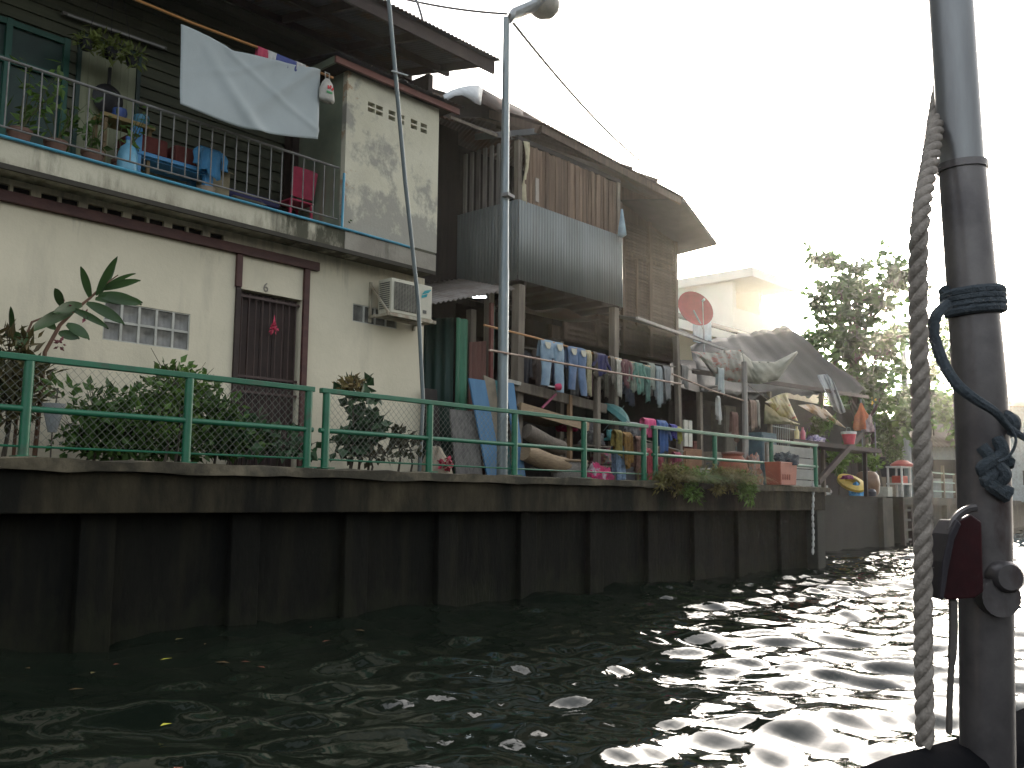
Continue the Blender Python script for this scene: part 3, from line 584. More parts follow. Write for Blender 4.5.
# ------------------------------------------------------------------ air conditioner
a, b_ = P(391, 322, 10.32), P(432, 278, 10.32); x0, x1, z0, z1 = a.x, P(432, 300, 10.32).x, P(391, 312, 10.32).z, P(391, 277, 10.32).z
t = thing('air_conditioner', ((x0+x1)/2, 10.6, z0), 'cream outdoor air conditioner unit on a wall bracket', 'air conditioner')
MB().box(x0, x1, 10.32, 10.62, z0, z1).build('casing', ACW, t, bevel=.012)
gx1 = x0+(x1-x0)*.60; MB().box(x0+.05, gx1, 10.314, 10.322, z0+.05, z1-.05).build('fan_recess', C(.03, .03, .03), t)
m = MB()
for k in range(22): zz = z0+.06+k*(z1-z0-.12)/21; m.box(x0+.05, gx1, 10.300, 10.306, zz, zz+.007)
for k in range(9): xx = x0+.05+k*(gx1-x0-.05)/8; m.box(xx, xx+.006, 10.306, 10.311, z0+.05, z1-.05)
m.build('fan_grille', C(.3, .29, .24), t)
m = MB()
for k in range(13): zz = z0+.07+k*(z1-z0-.14)/12; m.box(x0-.008, x0-.001, 10.36, 10.58, zz, zz+.014)
m.build('side_louvre', C(.1, .1, .085), t)
m = MB(); q = V((gx1+.1, 10.312, z1-.16)); m.add([q, q+V((.14, 0, .05)), q+V((.2, 0, .11)), q+V((.06, 0, .07))], [(0, 1, 2, 3)]); m.add([q+V((0, 0, -.05)), q+V((.1, 0, -.02)), q+V((.12, 0, .03)), q+V((.0, 0, -.01))], [(0, 1, 2, 3)])
m.build('logo', C(.02, .32, .36), t)
m = MB().obox((gx1+.17, 10.316, z0+.1), .07, .004, .05); m.build('sticker', C(.12, .12, .11), t)
m = MB()
zb = z0-.012
for xx in (x0-.05, x1+.02):
    m.beam((xx, 10.27, zb-.02), (xx, 10.74, zb-.02), .035, .035, V((1, 0, 0))); m.beam((xx, 10.28, zb-.04), (xx, 10.73, zb+.45 if xx < x0 else zb+.3), .03, .03, V((1, 0, 0))); m.beam((xx, 10.73, zb-.1), (xx, 10.73, zb+.5), .035, .035)
m.box(x0-.1, x1+.06, 10.28, 10.32, zb-.045, zb); m.box(x0-.1, x1+.06, 10.56, 10.6, zb-.045, zb); m.build('bracket', M('cream_bracket_steel', (.38, .36, .28), (.25, .2, .14), sc=8, rough=.6), t)
m = MB().tube([(x1-.05, 10.55, z1), (x1, 10.7, z1+.25), (x1+.02, 10.73, z1+.4)], .018, 6); m.build('hose', C(.3, .3, .28), t)

# ------------------------------------------------------------------ lamp post and slim conduit
q = P(502, 467, 9.6); bx = q.x
t = thing('street_lamp', (bx, 9.6, 1.66), 'tall grey lamp post standing on the walkway behind the green railing', 'street lamp')
top = P(507, 18, 9.6)
m = MB().lathe((bx, 9.6, 1.66), [(.12, 0), (.12, .02), (.082, .03), (.078, 3.2), (.072, 3.22), (.05, top.z-1.66)], 20); m.build('pole', STEELG, t, smooth='auto')
MB().obox((bx, 9.53, P(500, 195, 9.6).z), .2, .12, .05, rz=.2).build('clamp', C(.2, .2, .2), t)
hd0, hd1 = P(509, 17, 9.6), P(548, -1, 9.35)
m = MB(); dd = (hd1-hd0).normalized()
rows = []
for s, wd, hh in ((0, .07, .07), (.05, .16, .15), (.5, .19, .13), (.53, .24, .15), (.85, .28, .16), (1.12, .25, .13), (1.22, .12, .06)):
    p = hd0+dd*s; sv = dd.cross(Uv).normalized(); rows.append([p+sv*wd*math.cos(q)+V((0, 0, hh*math.sin(q)*.8)) for q in np.linspace(0, 2*math.pi, 15)])
m.grid(rows); m.build('lamp_head', M('grey_lamp_casing', (.3, .33, .34), rough=.4, metal=.3), t, smooth='auto')
p = hd0+dd*.78+V((0, 0, -.07)); m = MB().lathe(p, [(.25, .02), (.25, -.05), (.22, -.14), (.13, -.2), (.01, -.22)], 32); m.build('lens', C(.3, .29, .25, .2), t, smooth='auto')
a, b_ = P(386, -30, 9.42), P(418, 300, 9.85); cpt = P(423, 400, 9.95); bot = V((cpt.x, 10.0, 1.66))
t = thing('conduit_pole', bot, 'thin leaning grey steel pipe in front of the air conditioner', 'pipe')
MB().tube([bot, cpt, b_, P(405, 180, 9.66), a], .030, 10).build('pipe', STEELG, t, smooth='auto'); q = P(399, 74, 9.5)
MB().beam(q+V((-.13, 0, 0)), q+V((.14, -.02, .02)), .03, .012).build('cross_piece', C(.6, .62, .62), t)
# overhead cables
def cable(p, q, sag, lb, r=.02):
    tag(MB().tube([p.lerp(q, u)+V((0, 0, -sag*4*u*(1-u))) for u in np.linspace(0, 1, 16)], r, 5).build('cable', C(.06, .06, .065)), lb, 'cable')
cable(P(507, 14, 9.6), P(392, -4, 11.5), .05, 'thin black cable from the roof to the lamp post top')
cable(P(511, 20, 9.6), P(660, 175, 14.0), .25, 'thin cable slanting from lamp post down over the wooden house roof', .024)
q = P(418, 20, 9.9); cable(P(411, -8, 10.2), P(423, 22, 9.62), -.08, 'short black cable loop at the dark roof edge')

# ------------------------------------------------------------------ HOUSE 2 (timber)
H2 = thing('timber_house', (15, 12, 1.66), 'old timber house on posts with a corrugated balcony over hanging laundry', 'house')
bxl, bxr, bzt, bzb = 11.76, 14.78, 6.44, 5.06
m = MB(); m.corr((bxl, 10.4, bzb), (bxr, 10.4, bzb), (bxl, 10.4, bzt), (bxr, 10.4, bzt), .076, .007, 2); m.build('balcony_sheet', GALV, H2, smooth=True)
m = MB(); m.corr((bxl-.01, 11.84, bzb-.02), (bxl-.01, 10.41, bzb), (bxl-.01, 11.84, bzt), (bxl-.01, 10.41, bzt), .076, .007, 2); m.build('balcony_sheet', GALV, H2, smooth=True)
m = MB(); m.corr((bxr, 10.41, bzb), (bxr, 11.84, bzb), (bxr, 10.41, bzt), (bxr, 11.84, bzt), .076, .007, 2); m.build('balcony_sheet', GALV, H2, smooth=True)
m = MB().box(bxl+.05, bxr-.05, 10.46, 11.84, 5.1, 5.16)
for x in np.arange(bxl+.2, bxr, .55): m.box(x, x+.06, 10.44, 11.84, 5.0, 5.099)
m.build('balcony_floor', DARKWOOD, H2)
# plank upper part of the balcony, front
m = MB(); x = bxl+.2; xe = bxr-.06
while x < xe:
    wd = R_(.045, .085); zt = 7.49+R_(-.02, .02); 
    if random.random() > .015: m.obox(((x+wd/2), 10.46+R_(-.012, .012), (zt+6.3)/2), wd*.96, .02, zt-6.3, ry=R_(-.012, .012))
    x += wd
m.build('plank_screen', PLANKV, H2)
m = MB()
for y in np.arange(10.75, 11.8, .16): m.obox((bxl+.04, y, 6.9), .03, R_(.05, .08), 1.3)
m.build('slat_screen', M('pale_grey_slats', (.2, .19, .17), (.12, .11, .1), st=(4, 4, .4), rough=.85, rand=.3), H2)
c = [P(524, 137, 10.42), P(527, 205, 10.42)]
m = MB().grid([[V((bxl+.1+.025*math.sin(v*5), 10.41-.04*math.sin(v*5+u*2), 7.5-1.1*v))+V((.02+.15*u*(1-.5*abs(v-.35)), 0, 0)) for u in (0, .5, 1)] for v in np.linspace(0, 1, 9)], .006); m.build('torn_sheet', C(.4, .36, .24, .8), H2, smooth=True)
m = MB().obox(P(537, 190, 10.42), .09, .012, .42); m.build('patch_board', C(.35, .31, .26), H2)
for x in (bxl+.02, bxr-.12): MB().box(x, x+.1, 10.43, 10.53, 5.16, 7.5).build('corner_post', POSTW, H2)
MB().box(bxl, bxr, 10.44, 10.50, 7.5, 7.58).build('head_beam', DARKWOOD, H2)
# upper main walls: louvred boards to the right, dark boards to the left
wx1 = 18.95; wz1 = 7.6; wzb = P(650, 318, 11.85).z-.1
m = MB(); x = 10.5
while x < bxr: wd = R_(.12, .17); m.obox((x+wd/2, 11.87+R_(-.006, .006), 6.3), wd*.95, .02, 2.9); x += wd
m.build('upper_wall', DARKWOOD, H2)
m = MB().box(bxr-.3, wx1, 11.9, 12.0, 4.6, 8.3)
z = 4.62
xs = [bxr+.02, bxr+1.15, bxr+2.05, bxr+3.1, wx1]
for i in range(4):
    z = 4.65
    while z < 7.55:
        if not (.3 < (z-4.65) < .36): m.obox(((xs[i]+xs[i+1])/2, 11.87, z), xs[i+1]-xs[i]-.1, .012, .075, rx=-.5)
        z += .068 if z > 5.2 else .11
for x in xs: m.box(x-.05, x+.05, 11.80, 11.895, 4.6, 7.7)
for i in range(4): m.box(xs[i]+.052, xs[i+1]-.052, 11.815, 11.89, 5.14, 5.23); m.box(xs[i]+.052, xs[i+1]-.052, 11.815, 11.89, 6.75, 6.82)
for x in ((xs[0]+xs[1])/2, (xs[2]+xs[3])/2, xs[1]+.3): m.box(x-.03, x+.03, 11.81, 11.88, 5.232, 6.748)
m.build('louvre_wall', LOUVRE, H2)
m = MB().box(wx1-.1, wx1, 12.002, 17, 1.6, 8.4); m.box(10.5, wx1, 17, 17.1, 1.6, 8.4); m.box(10.5, 10.6, 11.9, 17, 4.9, 9.0); m.box(11.2, wx1-.11, 14.4, 14.5, 1.6, 5.0); m.build('side_wall', DARKWOOD, H2)
MB().box(10.7, wx1-.12, 11.9, 17, 4.95, 5.05).build('upper_floor', DARKWOOD, H2)
# roof with chamfered right corner
RA, RB, RC, RD = P(541, 122, 10.3), P(683, 197, 10.3), P(717, 243, 11.2), P(692, 256, 12.6)
sl_ = math.tan(rad(27)); zr = RA.z
def rz(y): return RA.z + (y-10.3)*sl_
m = MB(); x0 = 12.3
m.corr((x0, 10.3, rz(10.3)), (RB.x, 10.3, RB.z), (x0, 14.2, rz(14.2)), (RB.x, 14.2, rz(14.2)), .11, .016, 2, .006)
m.corr((RB.x, 10.3, RB.z), (RC.x, RC.y, RC.z), (RB.x, 14.2, rz(14.2)), (RB.x+1.2, 14.2, rz(14.2)-.3), .11, .01, 2, .006)
m.corr((x0, 14.2, rz(14.2)), (RB.x+1.2, 14.2, rz(14.2)), (x0, 18, rz(14.2)-2), (RB.x+1.2, 18, rz(14.2)-2), .11, .016, 2, .006)
rf = m.build('roof', ROOFRUST, H2, smooth=True)
m = MB(); m.grid([[RB+V((0, .02, -.05)), RC+V((0, 0, -.05))], [V((RB.x, 12.2, RB.z+.3)), V((RC.x, 12.4, RC.z-.12))]], .03); m.add([RC, V((RC.x, 12.4, RC.z-.05)), V((RC.x, 14.2, RC.z+.1)), V((RB.x+1.2, 14.2, rz(14.2)-.35))], [(0, 1, 2, 3)]); m.build('hood', M('dark_grey_hood', (.075, .07, .066), (.05, .047, .045), sc=2, rough=.8), rf)
m = MB().beam(V((x0, 10.36, rz(10.3)-.08)), V((RB.x, 10.36, RB.z-.08)), .04, .14)
for x in np.arange(x0+.1, RB.x, .9): m.beam((x, 10.4, rz(10.4)-.1), (x, 14, rz(14)-.1), .05, .1, V((1, 0, 0)))
m.beam((x0, 10.4, rz(10.4)-.14), (x0+.02, 14, rz(14)-.14), .06, .14, V((1, 0, 0))); m.build('rafter', LOUVRE, rf)
# lower roof strip at the left between the houses, with a broken pale ridge
m = MB(); zz = 7.45
m.corr((10.4, 10.9, 7.6), (12.35, 10.9, 7.75), (10.4, 13.5, 8.75), (12.35, 13.5, 9.1), .11, .016, 2, .006); m.build('lean_to_roof', ROOFRUST, H2, smooth=True)
tp = [(444, 95), (452, 90), (461, 87), (471, 85), (478, 85), (483, 88)]; bt = [(446, 101), (455, 96), (463, 95), (469, 98), (476, 103), (481, 105)]
rows = [[P(x, y, 11.3+.25*v) for (x, y) in ps] for v, ps in ((0, bt), (.5, [((a[0]+b[0])/2, (a[1]+b[1])/2-1) for a, b in zip(tp, bt)]), (1, tp))]
MB().grid(rows, .03, V((0, 1, .2))).build('ridge_cap', C(.5, .52, .53), H2, smooth=True)
MB().grid([[P(x, y, 11.62) for x, y in ((438, 118), (452, 118), (470, 118), (482, 118), (500, 122))], [P(x, y, 11.62) for x, y in ((440, 99), (453, 93), (470, 90), (483, 93), (500, 106))]], .02).build('gable_dark_fill', DARKWOOD, H2)  # added dark sheet that fills the gap below the ridge cap
rows = [[P(x, y, 11.32+.4*v) for (x, y) in ps] for v, ps in ((0, [(482, 103), (500, 112), (520, 119), (540, 123)]), (1, [(482, 88), (500, 98), (520, 108), (542, 121)]))]
MB().grid(rows, .03, V((0, 1, .2))).build('verge_sheet', ROOFRUST, H2, smooth=True)
MB().beam(P(450, 117, 10.9), P(497, 136, 10.9), .03, .05).build('tie_bar', POSTW, H2); MB().beam(P(475, 137, 11.2), P(540, 131, 10.45), .05, .1).build('tie_bar', M('grey_beam', (.16, .16, .16)), H2)
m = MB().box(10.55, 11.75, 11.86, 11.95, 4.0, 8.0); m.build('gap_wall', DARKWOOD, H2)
# posts and ground-floor frame
def post(px, py0, Y, w_, top, lean=0):
    c = P(px, py0, Y); MB().beam((c.x, Y, 1.6), (c.x+lean, Y, top), w_, w_).build('post', POSTW, H2, bevel=.01); return c.x
post(516, 400, 10.5, .16, 5.0, .05); post(613, 400, 10.5, .14, 5.04, .04); post(680, 420, 10.6, .11, P(672, 335, 10.6).z, -.12); post(597, 420, 10.2, .1, 3.7)
for k, (px, py, Y, tz) in enumerate([(470, 400, 11.2, 4.6), (488, 400, 11.0, 4.9), (560, 400, 13, 4.95), (640, 400, 13.2, 4.95)]): post(px, py, Y, .13, tz)
a, b_ = P(508, 384, 10.35), P(606, 409, 10.35); MB().beam(a, b_, .06, .17).build('rail_beam', POSTW, H2, bevel=.01)
a, b_ = P(500, 379, 10.28), P(520, 384, 10.28); MB().beam(a, b_, .05, .06).build('rail_beam', C(.4, .38, .33), H2)
x = P(571, 410, 10.3).x; MB().beam((x, 10.33, 1.66), (x, 10.33, P(571, 395, 10.3).z), .07, .07).build('post', C(.24, .15, .08), H2)
# ceiling sheet hanging under the balcony
m = MB(); rows = [[P(524+76*u, 306+12*u+(4*math.sin(u*9)), 10.7).lerp(V((12+2.6*u, 11.8, 4.95)), v)+V((0, 0, -.05*math.sin(v*3))) for u in np.linspace(0, 1, 14)] for v in np.linspace(0, 1, 5)]
m.grid(rows, .01); m.build('loose_ceiling_sheet', ROOFRUST, H2, smooth=True)
# cloth knot at the balcony corner
c = P(622, 222, 10.3); m = MB(); m.lathe(c+V((0, 0, -.3)), [(.02, 0), (.09, .05), (.07, .2), (.04, .38), (.02, .55)], 10); tag(m.build('cloth_bundle', C(.25, .36, .42), smooth=True), 'pale blue cloth knotted at the corner of the corrugated balcony', 'cloth')
# small corrugated awning between the houses
a, b_, c, d = P(432, 304, 10.55), P(520, 288, 10.5), P(445, 284, 11.7), P(520, 270, 11.7)
m = MB(); m.corr(a, b_, V((a.x-.2, 11.8, a.z+.35)), V((b_.x, 11.8, b_.z+.35)), .11, .018, 3, .006); t = m.build('awning', M('pale_awning_sheet', (.26, .24, .22), (.15, .12, .1), sc=2, rough=.6), smooth=True); tag(t, 'small grey corrugated awning in the gap beside the air conditioner', 'awning')
q0, q1 = P(473, 297, 10.75), P(486, 297, 10.75); t = thing('tube_lamp', q0, 'bright fluorescent tube glowing under the small awning', 'lamp')
em = bpy.data.materials.new('lit_tube'); em.use_nodes = True; e_ = em.node_tree.nodes['Principled BSDF']; e_.inputs['Emission Color'].default_value = (.85, .95, 1, 1); e_.inputs['Emission Strength'].default_value = 2.2
MB().tube([q0, q1], .016, 8).build('tube', em, t); MB().beam(q0+V((0, .03, .04)), q1+V((0, .03, .04)), .05, .03).build('lamp_housing', C(.5, .5, .5), t)
# green metal gate leaf + rusty sheet fence in the gap
x0, x1, x2 = P(428, 400, 11.0).x, P(455, 400, 10.95).x, P(467.5, 400, 10.95).x
m = MB(); m.corr((x0-.4, 12.3, 1.66), (x1, 11.0, 1.66), (x0-.4, 12.3, 4.35), (x1, 11.0, 4.35), .16, .02, 2); tag(m.build('sheet_fence', GREENDK, smooth=True), 'dark green corrugated sheet closing the gap between the houses', 'fence')
m = MB(); m.corr((x1+.01, 10.96, 1.66), (x2, 10.95, 1.66), (x1+.01, 10.96, 4.35), (x2, 10.95, 4.35), .16, .02, 2); tag(m.build('door_panel', GREENSH, smooth=True), 'bright green narrow metal panel beside the dark gap', 'panel')
x3 = P(485, 400, 10.95).x; m = MB(); m.corr((x2+.02, 10.95, 1.66), (x3, 10.95, 1.66), (x2+.02, 10.95, 3.98), (x3, 10.95, 4.05), .12, .015, 2); tag(m.build('sheet_fence', RUSTSH, smooth=True), 'rusty brown corrugated sheet right of the green panel', 'fence')
x4 = P(493, 400, 10.85).x; tag(MB().box(x3+.02, x4, 10.85, 10.9, 1.66, 4.7).build('board', C(.16, .05, .04)), 'tall red brown board leaning behind the lamp post', 'board')
tag(MB().box(x4+.02, x4+.12, 10.95, 11.0, 3.6, 4.7).build('board', C(.03, .22, .17)), 'teal painted board piece high behind the lamp post', 'board')
def lean(px0, px1, pyt, Y, mat, lb, dz=0, tilt=.18, nm='board', cat='board', shift=0, bx=None):
    a = P(px0, pyt, Y); b = P(px1, pyt, Y); m = MB(); w_ = b.x-a.x
    sh = shift; m.grid([[(a.x+sh, Y-tilt, 1.67), (a.x+sh+w_, Y-tilt, 1.67)], [(a.x, Y, a.z), (b.x, Y, a.z-dz)]], .03, V((0, 1, 0))); return tag(m.build(nm, mat, bevel=.004), lb, cat)
lean(424, 437, 388, 10.6, DARKWOOD, 'short dark plank leaning by the thin pipe')
lean(450, 476, 409, 10.35, M('grey_scaly_board', (.15, .14, .13), (.08, .075, .07), sc=9, st=(2, 2, .8), rough=.85, bump=.5), 'scaly grey board leaning below the bright green panel')
lean(469, 485, 378, 10.3, BLUEPL, 'blue painted board leaning left of the lamp post', shift=.28)
lean(484, 495, 375, 10.45, C(.25, .21, .15), 'pale brown plank leaning between blue board and lamp post', shift=.16, dz=.05)
lean(494, 502, 380, 10.5, C(.06, .2, .2), 'teal plank leaning directly behind the lamp post', shift=.1)
lean(506, 514, 382, 10.2, BLUEPL, 'blue painted plank leaning right of the lamp post', shift=.12)
# bundle and rags on the walkway behind rail
c = P(437, 460, 10.0); m = MB(); rows = [[V((c.x+.28*math.cos(q)*math.cos(f), 10.0+.2*math.sin(q)*math.cos(f), 1.67+.42*max(0, math.sin(f))*(1+.2*math.sin(3*q)))) for q in np.linspace(0, 6.283, 18)] for f in np.linspace(0, 1.55, 8)]
sk = tag(m.grid(rows).build('sack', C(.36, .3, .22), smooth=True), 'pale patterned rice sack with a red rag at the foot of the fence', 'sack'); m = MB(); cloud(m, c+V((-.02, -.22, -.06)), .1, .03, .08, 40, .09, .06); m.build('rag', C(.55, .05, .1), sk)

# ------------------------------------------------------------------ laundry poles
a1, b1 = P(484, 325, 10.15), P(650, 367, 10.15)
tag(MB().tube([a1, a1.lerp(b1, .25)+V((0, 0, .005)), a1.lerp(b1, .6)+V((0, 0, -.015)), b1], .017, 8).build('bamboo_pole', BAMBOO, smooth='auto'), 'orange bamboo pole holding the jeans under the corrugated balcony', 'pole')
a2, b2 = P(489, 350, 9.49), P(681, 384, 9.49)
tag(MB().tube([a2, a2.lerp(b2, .5)+V((0, 0, -.01)), b2], .017, 8).build('bamboo_pole', BAMBOOP, smooth='auto'), 'pale worn pole tied across the lamp post below the jeans', 'pole')
a3, b3 = P(672, 374, 10.3), P(748, 402, 10.3)
tag(MB().tube([a3, a3.lerp(b3, .5)+V((0, 0, -.04)), b3], .018, 8).build('bamboo_pole', BAMBOOP, smooth='auto'), 'pale pole sloping from the thin post to the grey post', 'pole')
x5 = P(745, 420, 10.3).x; tag(MB().tube([(x5-.05, 10.35, 1.66), (x5, 10.3, 2.6), (x5+.02, 10.3, P(745, 362, 10.3).z)], [.075, .07, .062], 9).build('timber_post', M('pale_grey_timber', (.3, .28, .25), (.2, .18, .16), sc=3, st=(4, 4, .4), rough=.85), smooth='auto'), 'bare grey timber post under the torn hanging banners', 'post')
PL = lambda x: a1 + (b1-a1)*((x-a1.x)/(b1.x-a1.x))
def cloth_mat(cc, sc=9): return M('laundry_cloth', cc, tuple(q*.55 for q in cc), sc=sc, rough=.95)
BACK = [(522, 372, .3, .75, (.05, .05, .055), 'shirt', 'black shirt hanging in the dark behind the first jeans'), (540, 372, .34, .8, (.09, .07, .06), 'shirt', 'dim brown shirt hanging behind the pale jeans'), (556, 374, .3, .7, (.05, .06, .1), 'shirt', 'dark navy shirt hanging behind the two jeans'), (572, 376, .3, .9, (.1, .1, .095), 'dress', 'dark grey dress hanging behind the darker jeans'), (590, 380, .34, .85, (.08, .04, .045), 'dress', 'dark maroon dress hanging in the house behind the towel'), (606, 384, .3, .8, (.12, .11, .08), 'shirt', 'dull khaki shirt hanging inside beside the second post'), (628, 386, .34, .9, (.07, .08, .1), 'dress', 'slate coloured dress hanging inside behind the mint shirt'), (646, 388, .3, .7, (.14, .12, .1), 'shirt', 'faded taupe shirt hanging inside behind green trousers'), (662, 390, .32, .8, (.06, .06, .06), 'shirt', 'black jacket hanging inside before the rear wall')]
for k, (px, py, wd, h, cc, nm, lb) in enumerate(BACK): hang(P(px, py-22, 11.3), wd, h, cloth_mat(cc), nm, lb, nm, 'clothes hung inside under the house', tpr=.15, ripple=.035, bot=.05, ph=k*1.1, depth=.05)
tag(MB().tube([P(515, 346, 11.3), P(670, 370, 11.3)], .012, 6).build('clothes_line', C(.16, .14, .12)), 'line inside under the house carrying the dark clothes', 'line')
def jeans(px, drop, spread, mat, label, wd=.40, ph=0):
    x = P(px, 340, 10.15).x; c = PL(x)+V((0, 0, .02)); t = thing('jeans', c, label, 'jeans', 'jeans hung on the bamboo pole')
    rows = []                                                        # seat folded over the pole
    for v, y, z in ((0, .05, -.28), (.2, .035, -.1), (.45, .02, 0), (.55, -.02, 0), (.75, -.04, -.12), (1, -.05, -.3)):
        rows.append([c+V(((u)*wd*(1-.1*v), y+.012*math.sin(u*12+ph), z-.03*abs(u)*v)) for u in np.linspace(-.5, .5, 11)])
    MB().grid(rows, .008).build('seat', mat, t, smooth=True)
    for s in (-1, 1):
        rows = []
        for j in range(9):
            v = j/8; cxx = c.x+s*(wd*.24+spread*v*.5)+.02*math.sin(v*4+ph+s); hw = wd*.25*(1-.35*v+.06*math.sin(v*9+s)); zz = c.z-.12-(drop-.1+s*.04)*v
            rows.append([(cxx+hw*math.cos(q), c.y-.02-.03*v+.03*math.sin(q)*(1+.3*math.sin(v*11)), zz) for q in np.linspace(0, 2*math.pi, 12)])
        MB().grid(rows).build('leg', mat, t, smooth=True)
        MB().grid([[c+V((s*wd*.25+hw2*u, -.066-.01*v, -.05-.11*v)) for u in (-1, 0, 1)] for v, hw2 in ((0, .075), (.5, .07), (1, .035))], .006, V((0, 1, 0))).build('pocket', C(.48, .46, .36), t)
jeans(551, .80, .12, DENIM, 'pale blue jeans with cream pockets, first on the bamboo pole', .62, .3)
jeans(576, .78, .06, DENIMD, 'darker blue jeans hanging beside the pale jeans', .54, 1.7)
j = 0
CL = [(588, .16, .85, (.36, .32, .2), 'towel', 'cream towel hanging next to the dark jeans'), (594, .12, .5, (.1, .08, .06), 'trousers', 'dark brown trousers hung right of the cream towel'),
      (600, .3, .42, (.045, .045, .11), 'shirt', 'navy shirt hanging from the bamboo pole'), (611, .14, .55, (.17, .15, .12), 'trousers', 'grey brown trousers near the second house post'),
      (618, .2, .78, (.42, .4, .33), 'towel', 'long off white towel right of the house post'), (625, .16, .55, (.16, .08, .08), 'shirt', 'maroon shirt hanging behind the long white towel'),
      (632, .2, .6, (.2, .22, .17), 'shirt', 'olive shirt left of the mint green shirts'), (638, .26, .62, (.12, .23, .18), 'shirt', 'mint green shirt on the bamboo pole'), (646, .2, .76, (.1, .18, .15), 'trousers', 'green trousers at the bamboo pole end')]
for k, (px, wd, h, cc, nm, lb) in enumerate(CL):
    hang(PL(P(px, 355, 10.15).x)+V((0, -.01*(k % 2), .02)), wd, h, M('laundry_cloth', cc, tuple(q*.6 for q in cc), sc=9, rough=.95), nm, lb, nm, 'clothes hung on the bamboo pole', tpr=.15, bot=.03, ph=k*1.3, ripple=.02)
for k, (px, py, wd, h, cc, lb) in enumerate([(651, 363, .22, .55, (.28, .3, .25), 'pale grey green blouse beyond the bamboo pole end'), (658, 366, .22, .85, (.26, .3, .3), 'blue grey trousers hanging beyond the mint shirt'), (666, 366, .26, .75, (.24, .24, .23), 'grey shirt hung before the thin post'), (684, 365, .3, .5, (.2, .19, .17), 'dim beige cloth hanging behind the thin post')]):
    hang(P(px, py, 10.6)+V((0, 0, 0)), wd, h, C(*cc, .95), 'garment', lb, 'garment', 'clothes hung near the thin post', tpr=.2, bot=.05, ph=k*2.1, ripple=.03)
tag(MB().tube([P(640, 361, 10.6), P(700, 371, 10.6)], .008, 6).build('clothes_line', C(.2, .18, .15)), 'thin line carrying the grey garments by the thin post', 'line')
# stuff stored under the house: platform, rolled mats, rags, umbrella
a, b_ = P(520, 407, 10.2), P(588, 427, 10.2)
t = thing('bamboo_platform', (a.x, 10.5, 1.66), 'tan bamboo platform with side boards behind the railing', 'platform'); MB().beam(a, b_, .05, .15).build('edge_board', BAMBOOT, t)
MB().grid([[a+V((0, .02, .02)), b_+V((0, .02, .02))], [a+V((0, 1, .05)), b_+V((0, 1, .05))]], .03).build('deck', BAMBOOT, t)
for x in (a.x+.05, b_.x-.05): MB().beam((x, 10.25, 1.66), (x, 10.25, min(a.z, b_.z)-.05), .06, .06).build('leg', POSTW, t)
def roll(p, q, r, mat, nm, lb, cat):
    p = V(p); q = V(q); m = MB(); m.tube([p, p.lerp(q, .33)+V((0, 0, -.02)), p.lerp(q, .66)+V((0, 0, -.03)), q], [r, r*1.05, r, r*.96], 14); return tag(m.build(nm, mat, smooth='auto'), lb, cat)
roll(P(526, 431, 10.2), P(562, 448, 10.1), .13, M('grey_woven_mat', (.17, .14, .11), (.1, .085, .07), sc=12, st=(4, 4, 1), rough=.9, bump=.5), 'rolled_mat', 'grey brown rolled mat slanting under the bamboo platform', 'mat')
roll(P(524, 452, 10.0), P(566, 466, 9.95), .14, BAMBOOT, 'rolled_mat', 'tan rolled mat lying low behind the railing', 'mat')
# basket
c = P(571, 458, 9.95); t = thing('basket', (c.x, 10.0, 1.67), 'wide grey woven basket between the rolled mats and the pink rags', 'basket')
rows = [[V((c.x+r*math.cos(q), 10.0+r*.45*math.sin(q), z)) for q in np.linspace(0, 6.2832, 33)] for r, z in ((.3, 1.68), (.36, 1.72), (.42, 1.9), (.44, 2.06))]
MB().grid(rows, .02).build('basket_body', M('woven_grey', (.24, .22, .19), (.12, .11, .1), sc=40, st=(1, 1, 3), rough=.9, bump=.6), t, smooth=True); m = MB().tube([V((c.x+.44*math.cos(q), 10+.2*math.sin(q), 2.06)) for q in np.linspace(0, 6.28, 30)], .022, 6); m.build('basket_hoop', BAMBOOT, t)

def heap(px, py, Y, z0, rx, rz, cols, n, nm, lb, cat, L=.16, W=.1):
    c = P(px, py, Y); m = MB(); mats = [C(*q, .95) for q in cols]; o = V((c.x*3.7, Y*2.1, z0*1.3)); NQ, NF = 44, 20; rows = []
    for f in np.linspace(-.25, 1.56, NF):
        r = []
        for q in np.linspace(0, 2*math.pi, NQ+1):
            d = V((math.cos(f)*math.cos(q), math.cos(f)*math.sin(q), math.sin(f))); k = .78+.42*NZ.noise(d*1.6+o)+.22*abs(NZ.noise(d*4.2+o))+.1*NZ.noise(d*9+o)
            r.append(V((c.x+rx*1.05*d.x*k, Y+.22*d.y*k, max(z0+.003, z0+rz*(.18+.82*d.z)*k))))
        rows.append(r)
    nc = NQ+1; fl = [p for r in rows for p in r]; vs0 = len(m.v); m.v += [tuple(p) for p in fl]
    for a in range(NF-1):
        for b in range(NQ):
            i0 = a*nc+b; m.f.append((i0, i0+1, i0+nc+1, i0+nc)); m.mi.append(int(min(.999, max(0, .5+1.1*NZ.noise(fl[i0]*7.0+o)))*len(cols)))
    return tag(m.build(nm, mats, smooth='auto'), lb, cat)
heap(599, 462, 9.75, 1.67, .3, .45, [(.45, .35, .38), (.5, .05, .14), (.3, .04, .1)], 46, 'rag_heap', 'heap of pink and white rags low behind the railing', 'rags')
heap(566, 408, 10.6, 2.62, .2, .18, [(.5, .04, .12), (.35, .04, .1)], 26, 'rag_heap', 'bright pink cloth lying on the bamboo platform', 'cloth')
heap(592, 415, 10.5, 2.4, .3, .4, [(.2, .2, .18), (.12, .11, .11), (.25, .24, .22)], 40, 'rag_heap', 'grey bundle of cloths beside the second house post', 'rags')
